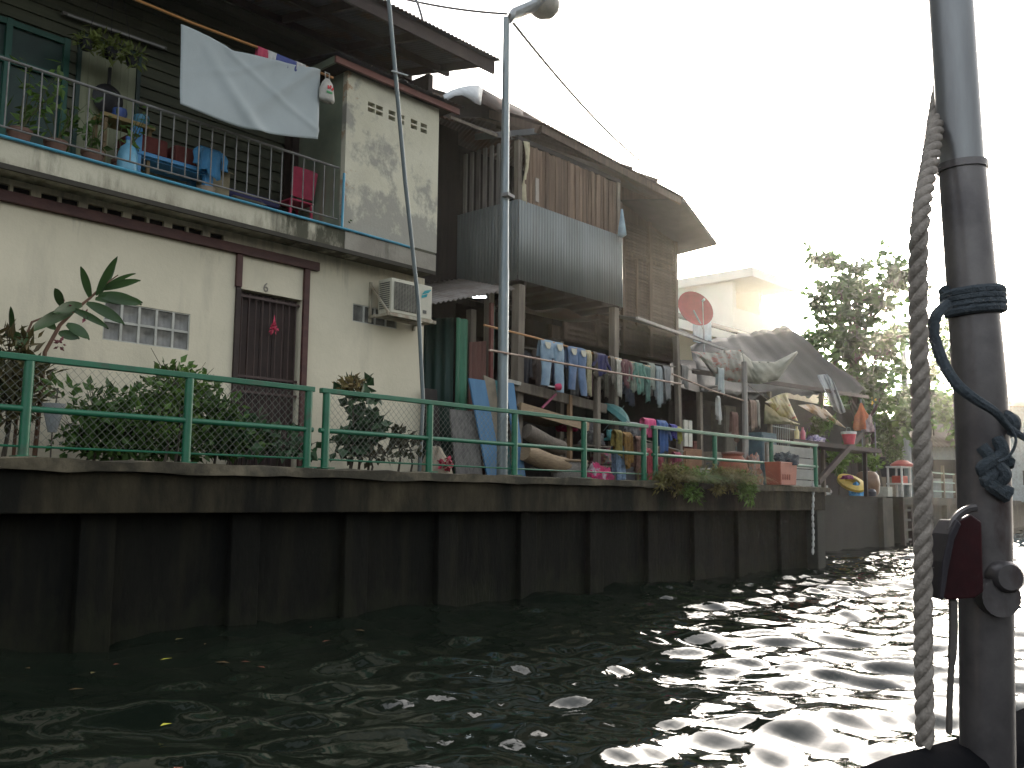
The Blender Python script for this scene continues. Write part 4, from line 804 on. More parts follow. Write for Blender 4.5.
heap(603, 432, 10.4, 2.05, .3, .35, [(.24, .1, .12), (.3, .16, .1), (.2, .18, .16), (.4, .1, .2)], 48, 'rag_heap', 'mixed maroon and orange clothes piled on a shelf by the post', 'clothes')
x, xx = P(586, 440, 10.2).x, P(612, 440, 10.2).x; t = thing('shelf', (x, 10.4, 1.66), 'rough wooden shelf stacked with clothes behind the railing', 'shelf')
for z in (2.03, 2.38): MB().box(x, xx, 10.2, 10.65, z-.03, z).build('shelf_board', POSTW, t)
for q in (x, xx-.05): MB().box(q, q+.05, 10.66, 10.71, 1.66, 2.5).build('leg', POSTW, t)
m = MB().beam(P(542, 408, 10.3), P(556, 394, 10.3), .03, .03); tag(m.build('broom_handle', C(.4, .1, .17)), 'pink broom handle sticking up over the bamboo platform', 'broom')
c = P(555, 387, 10.1); t = thing('scoop', c, 'pink and white plastic scoop hooked on the rail beam', 'scoop'); MB().lathe(c, [(.03, 0), (.055, .03), (.06, .1), (.055, .1)], 12, V((1, -.3, .1))).build('cup', C(.6, .05, .13, .4), t, smooth='auto'); MB().beam(c, c+V((-.18, 0, .0)), .02, .02).build('handle', C(.6, .6, .58), t)
# teal umbrella, opened and stored
c = P(619, 412, 10.3); t = thing('umbrella', c, 'open teal umbrella stored behind the railing', 'umbrella')
ax = V((.35, -.5, .75)).normalized(); MB().lathe(c, [(.36, -.12), (.3, -.03), (.17, .05), (.02, .09)], 8, ax).build('canopy', C(.05, .15, .145, .8), t); MB().tube([c-ax*.45, c+ax*.15], .008, 6).build('shaft', STEELG, t)
c = P(616, 420, 10.15); tag(heap(614, 419, 10.3, 2.5, .14, .22, [(.1, .33, .33)], 14, 'towel_bundle', 'teal towel bundle under the teal umbrella', 'towel'), 'teal towel bundle under the teal umbrella', 'towel')
# clothes along the railing
for k, (px, py, wd, h, cc, nm, lb) in enumerate([(632, 424, .3, .2, (.28, .27, .28), 'cloth', 'grey cloth drying on the rack left of the pink one'), (648, 420, .34, .32, (.5, .07, .17), 'cloth', 'bright pink cloth drying over the railing'), (661, 422, .3, .62, (.05, .1, .24), 'shirt', 'blue shirt hanging on the railing next to the pink cloth'), (672, 426, .22, .28, (.05, .05, .25), 'cloth', 'deep blue cloth hanging on the railing'), (677, 428, .14, .3, (.26, .25, .06), 'cloth', 'narrow yellow green cloth on the railing')]):
    hang(P(px, py, 9.36)+V((0, 0, .03)), wd, h, C(*cc, .95), nm, lb, nm, 'cloths drying by the railing', ripple=.025, bot=.04, ph=k*1.9, depth=.05)
tag(MB().tube([P(626, 422, 9.36), P(684, 430, 9.36)], .01, 6).build('drying_bar', STEELG), 'thin drying bar behind the top rail with bright cloths', 'bar')
for k, (px, py, wd, h, cc, lb) in enumerate([(617, 430, .22, .45, (.26, .2, .06), 'mustard yellow strap hanging below the teal umbrella'), (629, 432, .24, .62, (.3, .17, .05), 'orange yellow jacket hanging behind the railing'), (624, 445, .34, .72, (.22, .3, .4), 'faded blue trousers hanging low behind the railing'), (638, 436, .22, .8, (.22, .12, .09), 'rust brown shirt hanging left of the double post'), (650, 448, .16, .68, (.5, .1, .12), 'red and white patterned cloth between the double posts'), (664, 455, .2, .5, (.3, .07, .09), 'dark red cloth hanging low right of the double posts'), (676, 452, .22, .5, (.3, .06, .1), 'crimson cloth low behind the open railing')]):
    hang(P(px, py, 9.6)+V((0, .06*(k % 3), 0)), wd, h, M('hanging_cloth', cc, tuple(q*.45 for q in cc), sc=16, rough=.95), 'garment', lb, 'garment', 'clothes hung behind the railing', tpr=.1, ripple=.04, bot=.06, ph=k*2.3, depth=.05)
tag(MB().tube([P(612, 430, 9.66), P(684, 452, 9.66)], .009, 6).build('clothes_line', C(.2, .18, .15)), 'low line carrying the mustard and blue garments', 'line')
# more dim things under the lean-to: cupboards, pictures, boxes
def cab(px0, px1, pyt, Y, d, mat, nm, lb, cat, doors=2, z0=1.66):
    x0, x1, zt = P(px0, 450, Y).x, P(px1, 450, Y).x, P(px0, pyt, Y).z; t = thing(nm, ((x0+x1)/2, Y+d/2, z0), lb, cat); MB().box(x0, x1, Y, Y+d, z0, zt).build('cabinet_body', mat, t, bevel=.008)
    for k in range(doors):
        a = x0+.03+(x1-x0-.06)*k/doors; b = x0+.03+(x1-x0-.06)*(k+1)/doors-.02; dd = MB().box(a, b, Y-.02, Y-.002, z0+.06, zt-.06).build('door', mat, t, bevel=.005); MB().box(b-.06, b-.03, Y-.045, Y-.021, (z0+zt)/2-.06, (z0+zt)/2+.06).build('handle', STEELG, dd)
    return t
cab(684, 702, 448, 10.7, .4, C(.25, .13, .07), 'cupboard', 'low orange brown cupboard behind the open railing', 'cupboard', 1)
for px, lb in ((687, 'thin white framed board standing on the orange brown cupboard'), (691.5, 'second white framed board right of the first on the cupboard')):
    a = P(px-1.5, 445, 10.6); b_ = P(px+1.6, 421, 10.6); tag(MB().box(a.x, b_.x, 10.62, 10.66, P(687, 447, 10.7).z+.003, P(687, 420, 10.6).z).build('picture_board', C(.55, .53, .45)), lb, 'board')
cab(703, 722, 400, 12.4, .5, C(.09, .085, .075), 'wardrobe', 'tall grey wardrobe in the dim lean to', 'wardrobe', 2)
cab(725, 737, 405, 12.0, .4, C(.17, .15, .12), 'cupboard', 'beige cupboard behind the bare grey post', 'cupboard', 1)
c = P(733, 465, 10.0); t = thing('water_jar', (c.x, 10.0, 1.66), 'round orange clay jar with red base behind the open railing', 'jar'); MB().lathe((c.x, 10, 1.66), [(.2, 0), (.3, .15), (.33, .4), (.26, .62), (.2, .7), (.23, .74)], 20).build('jar_body', C(.3, .1, .06), t, smooth='auto'); MB().lathe((c.x, 10, 2.4), [(.24, 0), (.24, .03), (.03, .06)], 16).build('lid', C(.2, .1, .08), t, smooth='auto')
heap(752, 465, 9.8, 1.67, .35, .8, [(.3, .14, .1), (.22, .2, .18), (.35, .2, .15)], 40, 'rag_heap', 'heap of brown and salmon cloths left of the orange crate', 'rags')
tag(MB().box(P(712, 460, 10.2).x, P(722, 460, 10.2).x, 10.2, 10.5, 1.67, 2.1).build('crate', C(.5, .48, .45), bevel=.02), 'small white crate behind the railing left of the orange jar', 'crate')
for k, (px, py, Y, wd, h, cc, lb) in enumerate([(720, 367, 10.55, .28, .62, (.42, .46, .44), 'white rag hanging under the torn banner'), (718, 396, 10.4, .1, .6, (.5, .5, .46), 'narrow white strip of cloth hanging from the sloping pole'), (752, 400, 10.8, .3, .75, (.24, .17, .13), 'brown shirt hanging right of the bare post'), (757, 400, 10.9, .14, .7, (.35, .32, .27), 'pale shirt hanging right of the brown one'), (734, 412, 10.9, .3, .7, (.16, .09, .07), 'dark maroon cloth left of the bare post')]):
    hang(P(px, py, Y), wd, h, C(*cc, .95), 'cloth', lb, 'cloth', 'rags under the lean to', ripple=.03, bot=.06, ph=k*1.7)
tag(MB().tube([P(700, 366, 10.7), P(735, 375, 10.7), P(768, 400, 10.9)], .008, 5).build('clothes_line', C(.2, .18, .15)), 'thin line under the dark lean to roof carrying rags', 'line')

# small household things along the walkway, each where it stands
def pail(px, Y, r, h, cc, lb, z0=1.661, nm='bucket', hd=True):
    x = P(px, 470, Y).x; t = thing(nm, (x, Y, z0), lb, nm); MB().lathe((x, Y, z0), [(r*.75, 0), (r, h), (r*.94, h), (r*.7, .03)], 16).build('%s_body' % nm, C(*cc, .45), t, smooth='auto')
    if hd: MB().tube([(x+r*math.cos(q), Y, z0+h+r*.8*math.sin(q)) for q in np.linspace(0, math.pi, 9)], .006, 5).build('handle', STEELG, t)
pail(708, 9.7, .15, .26, (.28, .27, .25), 'grey white bucket left of the small white crate')
pail(742, 9.75, .2, .2, (.3, .05, .07), 'shallow red basin by the foot of the bare grey post', nm='basin', hd=False)
pail(667, 9.9, .18, .24, (.35, .33, .3), 'pale basin on the walkway under the dark red cloth', nm='basin', hd=False)
for k, (px, Y, z, w_, h, cc, lb) in enumerate([(716, 10.9, 1.661, .6, .5, (.17, .13, .09), 'large brown carton in the lean to beside the wardrobe'), (717, 10.95, 2.165, .45, .35, (.24, .2, .15), 'tan carton stacked on the large brown carton'), (727, 10.5, 1.661, .4, .6, (.11, .12, .12), 'dark grey tin trunk left of the orange jar'), (699, 11.3, 2.5, .4, .3, (.2, .07, .05), 'dull red box high on the shelf behind the cupboard'), (690, 11.5, 1.661, .8, .8, (.13, .11, .09), 'dim wooden chest behind the orange cupboard'), (655, 11.2, 1.661, .9, .95, (.1, .08, .065), 'dark sideboard behind the hanging rust shirt'), (636, 11.4, 1.661, .7, 1.3, (.07, .07, .075), 'tall dark cabinet behind the blue trousers')]):
    x = P(px, 470, Y).x; z = 2.46 if k == 3 else z; t = thing('storage_box', (x, Y, z), lb, 'box'); MB().box(x-w_/2, x+w_/2, Y, Y+.4, z, z+h).build('box_body', C(*cc), t, bevel=.01); MB().box(x-w_/2-.01, x+w_/2+.01, Y-.012, Y-.002, z+h*.78, z+h*.82).build('lid_edge', C(*[q*.5 for q in cc]), t)
    if k == 3: MB().box(x-.4, x+.4, Y-.05, Y+.45, 2.40, 2.458).build('shelf_board', POSTW, t); [MB().box(x+a, x+a+.06, Y+.3, Y+.36, 1.661, 2.399).build('leg', POSTW, t) for a in (-.38, .32)]
# ------------------------------------------------------------------ lean-to sheds beyond
L3 = thing('lean_to_shed', (24, 12, 1.6), 'low shed with steep dark sheet roof above torn banners', 'shed')
a, b_ = P(636, 318, 10.7), P(731, 352, 10.7)
m = MB(); m.corr(a, b_, V((a.x, 11.8, a.z+.25)), V((b_.x+.5, 12.6, b_.z+.9)), .12, .02, 2, .006); m.build('awning_roof', M('dark_awning_sheet', (.07, .068, .065), (.045, .042, .04), sc=2, rough=.6), L3, smooth=True)
MB().beam(a+V((0, -.02, 0)), b_+V((0, -.02, 0)), .05, .05).build('awning_edge', C(.42, .4, .36), L3)
TLp, TRp, BRp, BLp = P(690, 347, 13.0), P(788, 327, 13.6), P(866, 393, 11.6), P(700, 392, 10.9)
rows = []
for j in range(15):
    v = j/14; r = []
    for i in range(41):
        u = i/40; p = BLp.lerp(BRp, u).lerp(TLp.lerp(TRp, u), v); k = NZ.noise(V((u*5, v*3, .3))); e = NZ.noise(V((u*22, v*9, 4)))
        r.append(p+V((.25*e*(u > .98), -.12*k*(1-v), .16*k+.05*abs(math.sin(u*28+k*2))-.10*math.sin(math.pi*u)*(1-v)+(.14*e-.12*abs(NZ.noise(V((u*60, 1, 1))))) * (v < .05))))
    rows.append(r)
MB().grid(rows, .012).build('roof', TARP, L3, smooth=True)
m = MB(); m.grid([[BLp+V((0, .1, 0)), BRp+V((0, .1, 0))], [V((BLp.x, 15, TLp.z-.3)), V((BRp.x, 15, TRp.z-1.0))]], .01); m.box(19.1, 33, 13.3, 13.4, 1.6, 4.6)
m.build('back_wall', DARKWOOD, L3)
for px, Y in ((700, 11.0), (770, 11.2), (822, 11.6)):
    c = P(px, 430, Y); MB().beam((c.x, Y, 1.6), (c.x, Y, P(px, 392, Y).z), .1, .1).build('post', POSTW, L3)
MB().beam(P(693, 371, 10.85), P(868, 397, 11.5), .06, .1).build('edge_beam', DARKBROWN, L3)
# torn banners
def banner(pts_top, pts_bot, Y0, Y1, mat, label, sag=.06):
    rows = []
    n = 24
    def interp(ps, u):
        s = u*(len(ps)-1); i = min(int(s), len(ps)-2); f = s-i; return (ps[i][0]*(1-f)+ps[i+1][0]*f, ps[i][1]*(1-f)+ps[i+1][1]*f)
    for j in range(11):
        v = j/10; r = []
        for i in range(n+1):
            u = i/n; a = interp(pts_top, u); b = interp(pts_bot, u); px, py = a[0]*(1-v)+b[0]*v, a[1]*(1-v)+b[1]*v
            r.append(P(px, py, Y0*(1-u)+Y1*u - .10*math.sin(v*3.1) - .035*math.sin(u*14+v*3) - .04*NZ.noise(V((u*9, v*4, px*.001))) - .03*abs(math.sin(u*23-v*5))))
        rows.append(r)
    return tag(MB().grid(rows, .006, V((0, 1, 0))).build('banner', mat, smooth=True), label, 'banner')
BANM = M('worn_banner', (.45, .43, .36), (.34, .32, .27), sc=2, rough=.7, dirt=(.36, .1, .075), dsc=3.2, dst=(1.5, 1, 3), dlo=.54, dhi=.6, damt=.75, trans=.25)
banner([(691, 351), (712, 353), (730, 350), (741, 350)], [(700, 357), (715, 377), (732, 382), (748, 383)], 10.75, 10.6, BANM, 'worn off white banner with faded red print sagging from the dark roof')
banner([(742, 352), (752, 361), (775, 362), (797, 351)], [(748, 383), (760, 384), (778, 380), (798, 353)], 10.6, 10.7, M('pale_green_tarp', (.3, .3, .24), (.24, .24, .19), sc=2, rough=.7, trans=.25), 'pale grey green tarpaulin sagging right of the printed banner')
banner([(765, 402), (775, 396), (786, 394)], [(768, 403), (780, 416), (798, 421)], 10.9, 10.95, M('yellow_print_banner', (.5, .46, .2), (.42, .38, .3), sc=2.5, st=(1, 1, 1), rough=.6, dirt=(.3, .05, .05), dsc=2.5, dst=(1, 1, 3), dlo=.57, dhi=.62, trans=.3), 'yellow printed banner scrap hanging over the grey fence')
banner([(798, 405), (812, 404), (825, 409)], [(810, 412), (826, 421), (846, 428)], 11.0, 11.3, M('orange_print_banner', (.45, .4, .33), (.4, .22, .08), sc=2.5, rough=.6, trans=.3), 'white and orange banner scrap stretched below the shed roof')
banner([(817, 375), (827, 374), (834, 382)], [(834, 410), (841, 414), (846, 412)], 11.4, 11.4, C(.4, .43, .44, .6, .3), 'grey white torn sheet hanging at the shed corner')
banner([(765, 404), (790, 420), (800, 424)], [(764, 424), (785, 424), (800, 425)], 11.1, 11.1, C(.25, .24, .14, .8), 'olive awning cloth hanging beneath the yellow banner')
# grey plank fence near rail end + rack above
x0, x1 = P(768, 460, 9.75).x, P(814, 460, 9.75).x; t = thing('plank_fence', ((x0+x1)/2, 9.75, 1.66), 'pale grey horizontal plank fence behind the end of the green railing', 'fence')
for k in range(4): MB().box(x0, x1, 9.75, 9.78, 1.68+k*.25, 1.68+k*.25+.23).build('plank', M('pale_grey_planks', (.27, .27, .24), (.2, .2, .18), sc=3, rough=.8), t)
for x in (x0+.05, x1-.12): MB().box(x, x+.08, 9.782, 9.85, 1.66, 2.7).build('post', POSTW, t)
cab(762, 777, 432, 10.2, .4, C(.07, .12, .14), 'cupboard', 'dark teal cupboard between the jar and the plank fence', 'cupboard', 1)
t = thing('wire_rack', P(782, 440, 10.4), 'thin wire dish rack above the grey plank fence', 'rack')
m = MB()
for k in range(8): m.tube([P(774+k*2.2, 425, 10.4), P(774+k*2.2, 446, 10.4)], .008, 4)
m.tube([P(772, 426, 10.4), P(796, 430, 10.4)], .01, 5); m.tube([P(772, 440, 10.4), P(796, 442, 10.4)], .01, 5)
for px in (774, 789.4): q = P(px, 440, 10.4); m.tube([(q.x, 10.4, 1.66), q], .012, 4)
m.build('rack_frame', STEELG, t)
# table/counter with bottles and striped cloth at px 795-830
a, b_ = P(790, 443, 11.0), P(858, 437, 11.6); t = thing('counter', (a.x, 11.2, 1.6), 'dark overhanging counter carrying bottles and a striped cloth at the shed end', 'counter')
zc = P(800, 441, 11.2).z; MB().box(a.x, b_.x, 10.9, 11.7, zc-.12, zc).build('countertop', DARKBROWN, t)
for x in (a.x+.1, b_.x-.2): MB().box(x, x+.1, 11.3, 11.4, 1.6, zc-.121).build('leg', DARKBROWN, t)
MB().beam(P(818, 482, 10.9), P(861, 434, 10.95), .1, .16).build('strut', DARKBROWN, t)
for k, (px, cc, lb) in enumerate([(797, (.5, .42, .2), 'yellowish bottle on the dark counter'), (803, (.45, .12, .16), 'reddish bottle on the dark counter')]):
    q = P(px, 440, 11.0); tag(MB().lathe((q.x, 11.0, zc+.002), [(.06, 0), (.065, .2), (.03, .28), (.03, .34)], 12).build('bottle', C(*cc, .3), smooth='auto'), lb, 'bottle')
heap(815, 438, 11.1, zc, .4, .2, [(.35, .3, .42), (.22, .2, .3), (.5, .46, .5)], 36, 'rag_heap', 'lilac striped cloth heaped on the dark counter', 'cloth', L=.22, W=.08)
potplant(820, 430, 11.4, zc, .9, .55, 210, .3, .06, LEAFB, 'grassy green plant in a pot on the dark counter', potc=(.05, .05, .05))
# bucket hanging at counter end
c = P(849, 440, 10.9); t = thing('bucket', c, 'red plastic bucket with a white rim at the counter end', 'bucket'); MB().lathe(c+V((0, 0, -.12)), [(.14, 0), (.2, .28), (.19, .28)], 18).build('bucket_body', C(.55, .06, .09, .4), t, smooth='auto'); MB().lathe(c+V((0, 0, .161)), [(.2, 0), (.215, .02), (.215, .07), (.19, .07)], 18).build('rim', C(.6, .58, .58, .4), t, smooth='auto')
q = c+V((0, 0, .23)); m = MB().tube([q+V((-.19, 0, 0)), q+V((-.1, 0, .12)), q+V((.1, 0, .12)), q+V((.19, 0, 0))], .008, 5); m.build('handle', STEELG, t)
# orange crate with black bag at the rail
c = P(783, 474, 9.12); x0, x1 = P(779, 480, 8.9).x, P(796, 480, 8.9).x; t = thing('crate', (c.x, 9.05, 1.68), 'orange plastic crate hanging outside the railing end', 'crate')
OR = M('orange_crate_plastic', (.29, .07, .035), (.21, .05, .03), sc=4, rough=.45)
zt = 2.2; m = MB(); y0, y1 = 8.84, 9.18; k = .05
for (p, q) in (((x0+k, y0+k), (x1-k, y0+k)), ((x1-k, y0+k), (x1-k, y1)), ((x1-k, y1), (x0+k, y1)), ((x0+k, y1), (x0+k, y0+k))):
    ox = lambda u: (x0+x1)/2+(u-(x0+x1)/2)*1.12
    oy = lambda u: (y0+y1)/2+(u-(y0+y1)/2)*1.12
    m.grid([[(p[0], p[1], 1.765), (q[0], q[1], 1.765)], [(ox(p[0]), oy(p[1]), zt), (ox(q[0]), oy(q[1]), zt)]], .012)
m.box(x0+k, x1-k, y0+k, y1, 1.755, 1.767); m.build('crate_shell', OR, t)
m = MB().tube([(ox(x0+k), oy(y0+k), zt), (ox(x1-k), oy(y0+k), zt), (ox(x1-k), oy(y1), zt), (ox(x0+k), oy(y1), zt), (ox(x0+k), oy(y0+k), zt)], .02, 6); m.build('rim', OR, t)
m = MB()
for i in range(4): m.box(x0+.1+i*.1, x0+.15+i*.1, y0+.028, y0+.034, 1.86, 1.97)
m.build('slot', C(.2, .04, .02), t)
tag(heap(786, 456, 9.05, 2.16, .34, .34, [(.035, .04, .045), (.06, .07, .075)], 40, 'rubbish_bag', 'black plastic bag bulging out of the orange crate', 'bag', L=.24, W=.16), 'black plastic bag bulging out of the orange crate', 'bag')
# hanging chain / dripping rope at wall end
pts = [P(813+.3*math.sin(k), 486+k*6.5, 9.02) for k in range(11)]; m = MB(); [m.lathe(q, [(.008, -.08), (.03, -.03), (.028, .03), (.008, .08)], 6) for q in pts]; m.tube([pts[0]+V((0, 0, .1)), pts[-1]], .01, 5)
tag(m.build('hanging_chain', C(.4, .4, .38)), 'pale chain hanging down the end of the canal wall', 'chain')

# overhanging weeds on the wall
def grass(px, py, Y, n, sp, L, mat, nm, lb, droop=1.1):
    c = P(px, py, Y); m = MB()
    for _ in range(n):
        b = V((c.x+random.gauss(0, sp), Y+R_(-.06, .1), 1.74)); d = V((R_(-.5, .5), R_(-1.3, .0), 1)).normalized(); q = b; pts = [q]; l = L*R_(.5, 1.2)
        for s in range(4): q = q+d*l/4; d = (d+V((R_(-.1, .1), -.2*droop, -.5*droop))).normalized(); pts.append(q)
        sd = V((d.y, -d.x, 0)); sd = sd.normalized()*.014 if sd.length > .01 else V((.014, 0, 0))
        for i in range(4): w0, w1 = 1-i/4, 1-(i+1)/4.01; m.add([pts[i]-sd*w0, pts[i]+sd*w0, pts[i+1]+sd*w1, pts[i+1]-sd*w1], [(0, 1, 2, 3)])
    return tag(m.build(nm, mat), lb, 'weeds')
grass(675, 482, 9.04, 330, .32, .6, LEAFY, 'grass_tuft', 'dry brown grass tuft spilling over the canal wall by the double posts')
grass(700, 482, 9.06, 330, .38, .55, LEAFB, 'grass_tuft', 'green grass tuft in the middle of the overhanging weeds')
grass(728, 486, 9.02, 420, .42, .7, LEAFY, 'grass_tuft', 'yellow brown grass tuft left of the orange crate')
for px, mt2, lb in ((668, LEAFY, 'brown leafy weed hanging over the wall edge by the double posts'), (690, LEAFB, 'green leafy weed hanging over the wall edge in the middle'), (722, LEAFY, 'olive leafy weed clump hanging left of the orange crate'), (744, LEAFB, 'small green weed at the wall edge beside the orange crate')):
    c = P(px, 480, 8.98); m = MB()
    for k in range(9): cloud(m, (c.x+R_(-.35, .35), 8.94+R_(-.06, .08), 1.72+R_(-.3, .22)), .18, .1, .14, 60, .11, .035, .3, -.2)
    tag(m.build('weed', mt2), lb, 'weeds')
# ------------------------------------------------------------------ shrubs behind the near railing
def shrub(parts, Y, nm, lb, mat, L, W, n):
    xs_ = [P(px, py, Y).x for px, py, *_ in parts]; t = thing(nm, (sum(xs_)/len(xs_), Y, 1.66), lb, 'shrub'); m = MB(); st = MB()
    for px, py, rx, rz in parts:
        c = P(px, py, Y); cloud(m, c, rx, .32, rz, int(n*rx*rz*30), L, W, .35, .25)
        st.tube([(c.x, Y, 1.66), (c.x+.05, Y, (1.66+c.z)/2), c], [.02, .014, .006], 5)
        for _ in range(6): q = c+V((R_(-rx, rx), R_(-.2, .2), rz*R_(.5, 1.25))); st.tube([c, q], [.006, .003], 4)
    m.build('leaves', mat, t); st.build('stem', BARK, t)
shrub([(180, 400, .55, .42), (140, 420, .5, .35), (215, 415, .4, .3), (95, 412, .3, .3), (110, 435, .45, .28), (190, 440, .8, .25), (145, 445, .7, .22), (235, 440, .45, .25), (85, 440, .35, .2)], 9.95, 'shrub', 'large dense green shrub in front of the cream wall', LEAF, .105, .06, 100)
shrub([(178, 388, .35, .28), (165, 420, .4, .25)], 9.7, 'shrub', 'fresh bright green bush growing before the dense shrub', LEAFB, .09, .055, 80)
shrub([(245, 432, .32, .24), (275, 442, .42, .2), (225, 447, .3, .15), (300, 450, .3, .12)], 9.9, 'shrub', 'low broad leaved bush beneath the doorway', M('blue_green_leaf', (.05, .11, .045), (.03, .07, .03), rough=.45, rand=.35, trans=.2), .13, .11, 45)
shrub([(360, 400, .26, .32), (368, 432, .38, .25), (350, 445, .3, .18)], 9.9, 'shrub', 'dark broad leaved shrub against the wall right of the door', M('deep_green_leaf', (.045, .085, .04), (.03, .06, .028), rough=.45, rand=.4, trans=.2), .15, .13, 40)
shrub([(398, 438, .25, .14), (370, 455, .45, .1), (410, 448, .2, .12)], 9.75, 'creeper', 'sparse creeping plant with brownish leaves before the wall corner', M('brown_green_leaf', (.06, .07, .035), (.06, .04, .025), rough=.5, rand=.4, trans=.2), .12, .09, 60)
shrub([(352, 385, .1, .1)], 9.85, 'dry_plant', 'dry yellow plant head rising over the dark shrub', M('dry_yellow_leaf', (.25, .2, .08), (.18, .13, .06), rough=.8, rand=.3, trans=.3), .1, .04, 420)
# ginger plant with long leaves and pink flower heads
t = thing('ginger_plant', P(40, 455, 10.1).xy.to_3d()+V((0, 0, 1.66)), 'red ginger plant with long glossy leaves and pink flowers by the wall', 'plant')
GY = 10.15; stm = MB(); lf = MB()
base = V((P(38, 400, GY).x, GY, 1.66))
S1 = [base, P(45, 352, GY), P(60, 325, GY), P(75, 310, GY), P(90, 298, GY-.05), P(104, 285, GY-.1), P(118, 275, GY-.1)]
stm.tube(S1, [.025, .022, .02, .017, .014, .01, .006], 7)
S2 = [base+V((-.2, 0, 0)), P(22, 345, GY), P(32, 322, GY), P(50, 315, GY)]; stm.tube(S2, [.018, .015, .012, .008], 6)
def blade(p, q, wd, bend=.12, Y=GY):
    p = V(p); q = V(q); d = q-p; sd = d.cross(V((.2, 1, .15))).normalized(); rows = []
    for i in range(9):
        u = i/8; c = p+d*u+V((0, -.05*u, -bend*d.length*u*u+bend*d.length*u)); hw = wd*math.sin(math.pi*min(1, .06+u*.94))**.7*.5
        rows.append([c-sd*hw+V((0, -.012, .012)), c, c+sd*hw+V((0, -.012, .012))])
    lf.grid(rows)
LB = [((90, 300), (78, 268), .11), ((96, 296), (115, 258), .11), ((100, 294), (113, 262), .12), ((100, 291), (138, 282), .11), ((98, 296), (139, 306), .17), ((95, 300), (140, 304), .15), ((86, 304), (122, 326), .15), ((70, 310), (106, 330), .1), ((82, 306), (50, 315), .14),
      ((74, 312), (26, 334), .16), ((66, 325), (87, 341), .14), ((58, 334), (77, 340), .13), ((62, 308), (52, 290), .12), ((104, 288), (133, 275), .06), ((55, 330), (38, 320), .12), ((30, 335), (12, 350), .14), ((25, 340), (2, 336), .12), ((12, 335), (8, 308), .07)]
for (a, b_, w_) in LB: blade(P(*a, GY-R_(0, .12)), P(*b_, GY-R_(0, .3)), w_*.78, R_(.06, .2))
stm.build('stem', STEMR, t); lf.build('leaves', LEAFG, t, smooth=True)
for px, py, cc in ((64, 304, (.36, .05, .12)), (85, 316, (.25, .07, .09)), (60, 345, (.16, .05, .05))):
    m = MB(); cloud(m, P(px, py, GY-.12), .035, .04, .05, 16, .06, .03, .3, .6); m.build('flower', C(*cc), t)
shrub([(10, 360, .35, .35), (5, 395, .4, .35), (22, 380, .3, .3)], 10.0, 'shrub', 'tangled half dry shrub at the left edge behind the railing', M('olive_dry_leaf', (.07, .085, .03), (.1, .065, .03), rough=.6, rand=.4, trans=.25), .16, .05, 70)
shrub([(-60, 400, .6, .4), (-150, 405, .7, .45)], 10.0, 'shrub', 'dark shrub just outside the left edge behind the railing', LEAF, .11, .07, 60)
c = P(53, 418, 9.6); t = thing('plastic_bag_planter', (c.x, 9.6, 1.66), 'clear plastic cup planter tied to the railing mesh near the ginger plant', 'planter')
MB().lathe((c.x, 9.6, c.z-.14), [(.04, 0), (.11, .28), (.1, .28)], 14).build('cup', C(.4, .42, .42, .25, .3), t, smooth='auto'); m = MB(); m.tube([(c.x, 9.6, c.z-.1), (c.x+.03, 9.6, c.z+.3)], .008, 5); m.build('stem', BARK, t)
m = MB(); cloud(m, c+V((.05, 0, .3)), .2, .08, .06, 14, .14, .05); m.build('leaves', LEAF, t)
c_ = MB(); c_.tube([(c.x, 9.6, 1.66), (c.x, 9.6, c.z-.14)], .008, 5); c_.build('support_stick', BARK, t)

# ------------------------------------------------------------------ far buildings
F1 = thing('far_house', (28, 17, 1.6), 'brown roofed house with a pale yellow wall behind the shed', 'house')
a, b_ = P(676, 284, 15.5), P(733, 305, 15.5); zt = a.z
MB().wall(a.x-3, b_.x+6, 1.6, zt-1.0, 16.5, 16.8, [(29.5, 30.6, zt-2.4, zt-1.5)]).build('wall', FARYEL, F1)
m = MB(); m.corr((a.x-3.5, 15.6, zt-1.0), (b_.x+6.2, 15.6, zt-1.0), (a.x-3.5, 18.6, zt+.25), (b_.x+6.2, 18.6, zt+.25), .16, .02, 2); m.build('roof', FARBRN, F1, smooth=True); MB().box(a.x-3, b_.x+6, 20, 20.2, 1.6, zt-1).build('wall', FARYEL, F1)
# satellite dish and white-blue poster on the awning
c = P(694, 310, 12.6); t = thing('satellite_dish', c, 'red satellite dish standing on the awning roof', 'satellite dish')
ax = V((-.45, -.85, .35)).normalized(); MB().lathe(c-ax*.05, [(.02, 0), (.2, .015), (.36, .06), (.50, .13), (.5, .145), (.3, .05), (.02, .015)], 28, ax).build('dish', C(.34, .03, .035, .6), t, smooth='auto')
p2 = c+V((-.05, -.3, -.55)); m = MB().tube([p2, c-ax*.02], .02, 6); m.tube([p2, p2+V((0, 0, -.6))], .025, 6); m.build('mount', C(.45, .45, .45), t); m = MB().tube([p2, c+ax*.45], .012, 5); m.lathe(c+ax*.45, [(.03, 0), (.03, .08)], 8, ax); m.build('feed_arm', C(.5, .5, .5), t)
a, b_ = P(694, 342, 13.0), P(711, 305, 13.0); t = MB().box(a.x, b_.x, 13.0, 13.03, P(700, 343, 13).z, P(700, 306, 13).z).build('sign_board', C(.5, .6, .62)); tag(t, 'pale blue white board behind the red satellite dish', 'board')
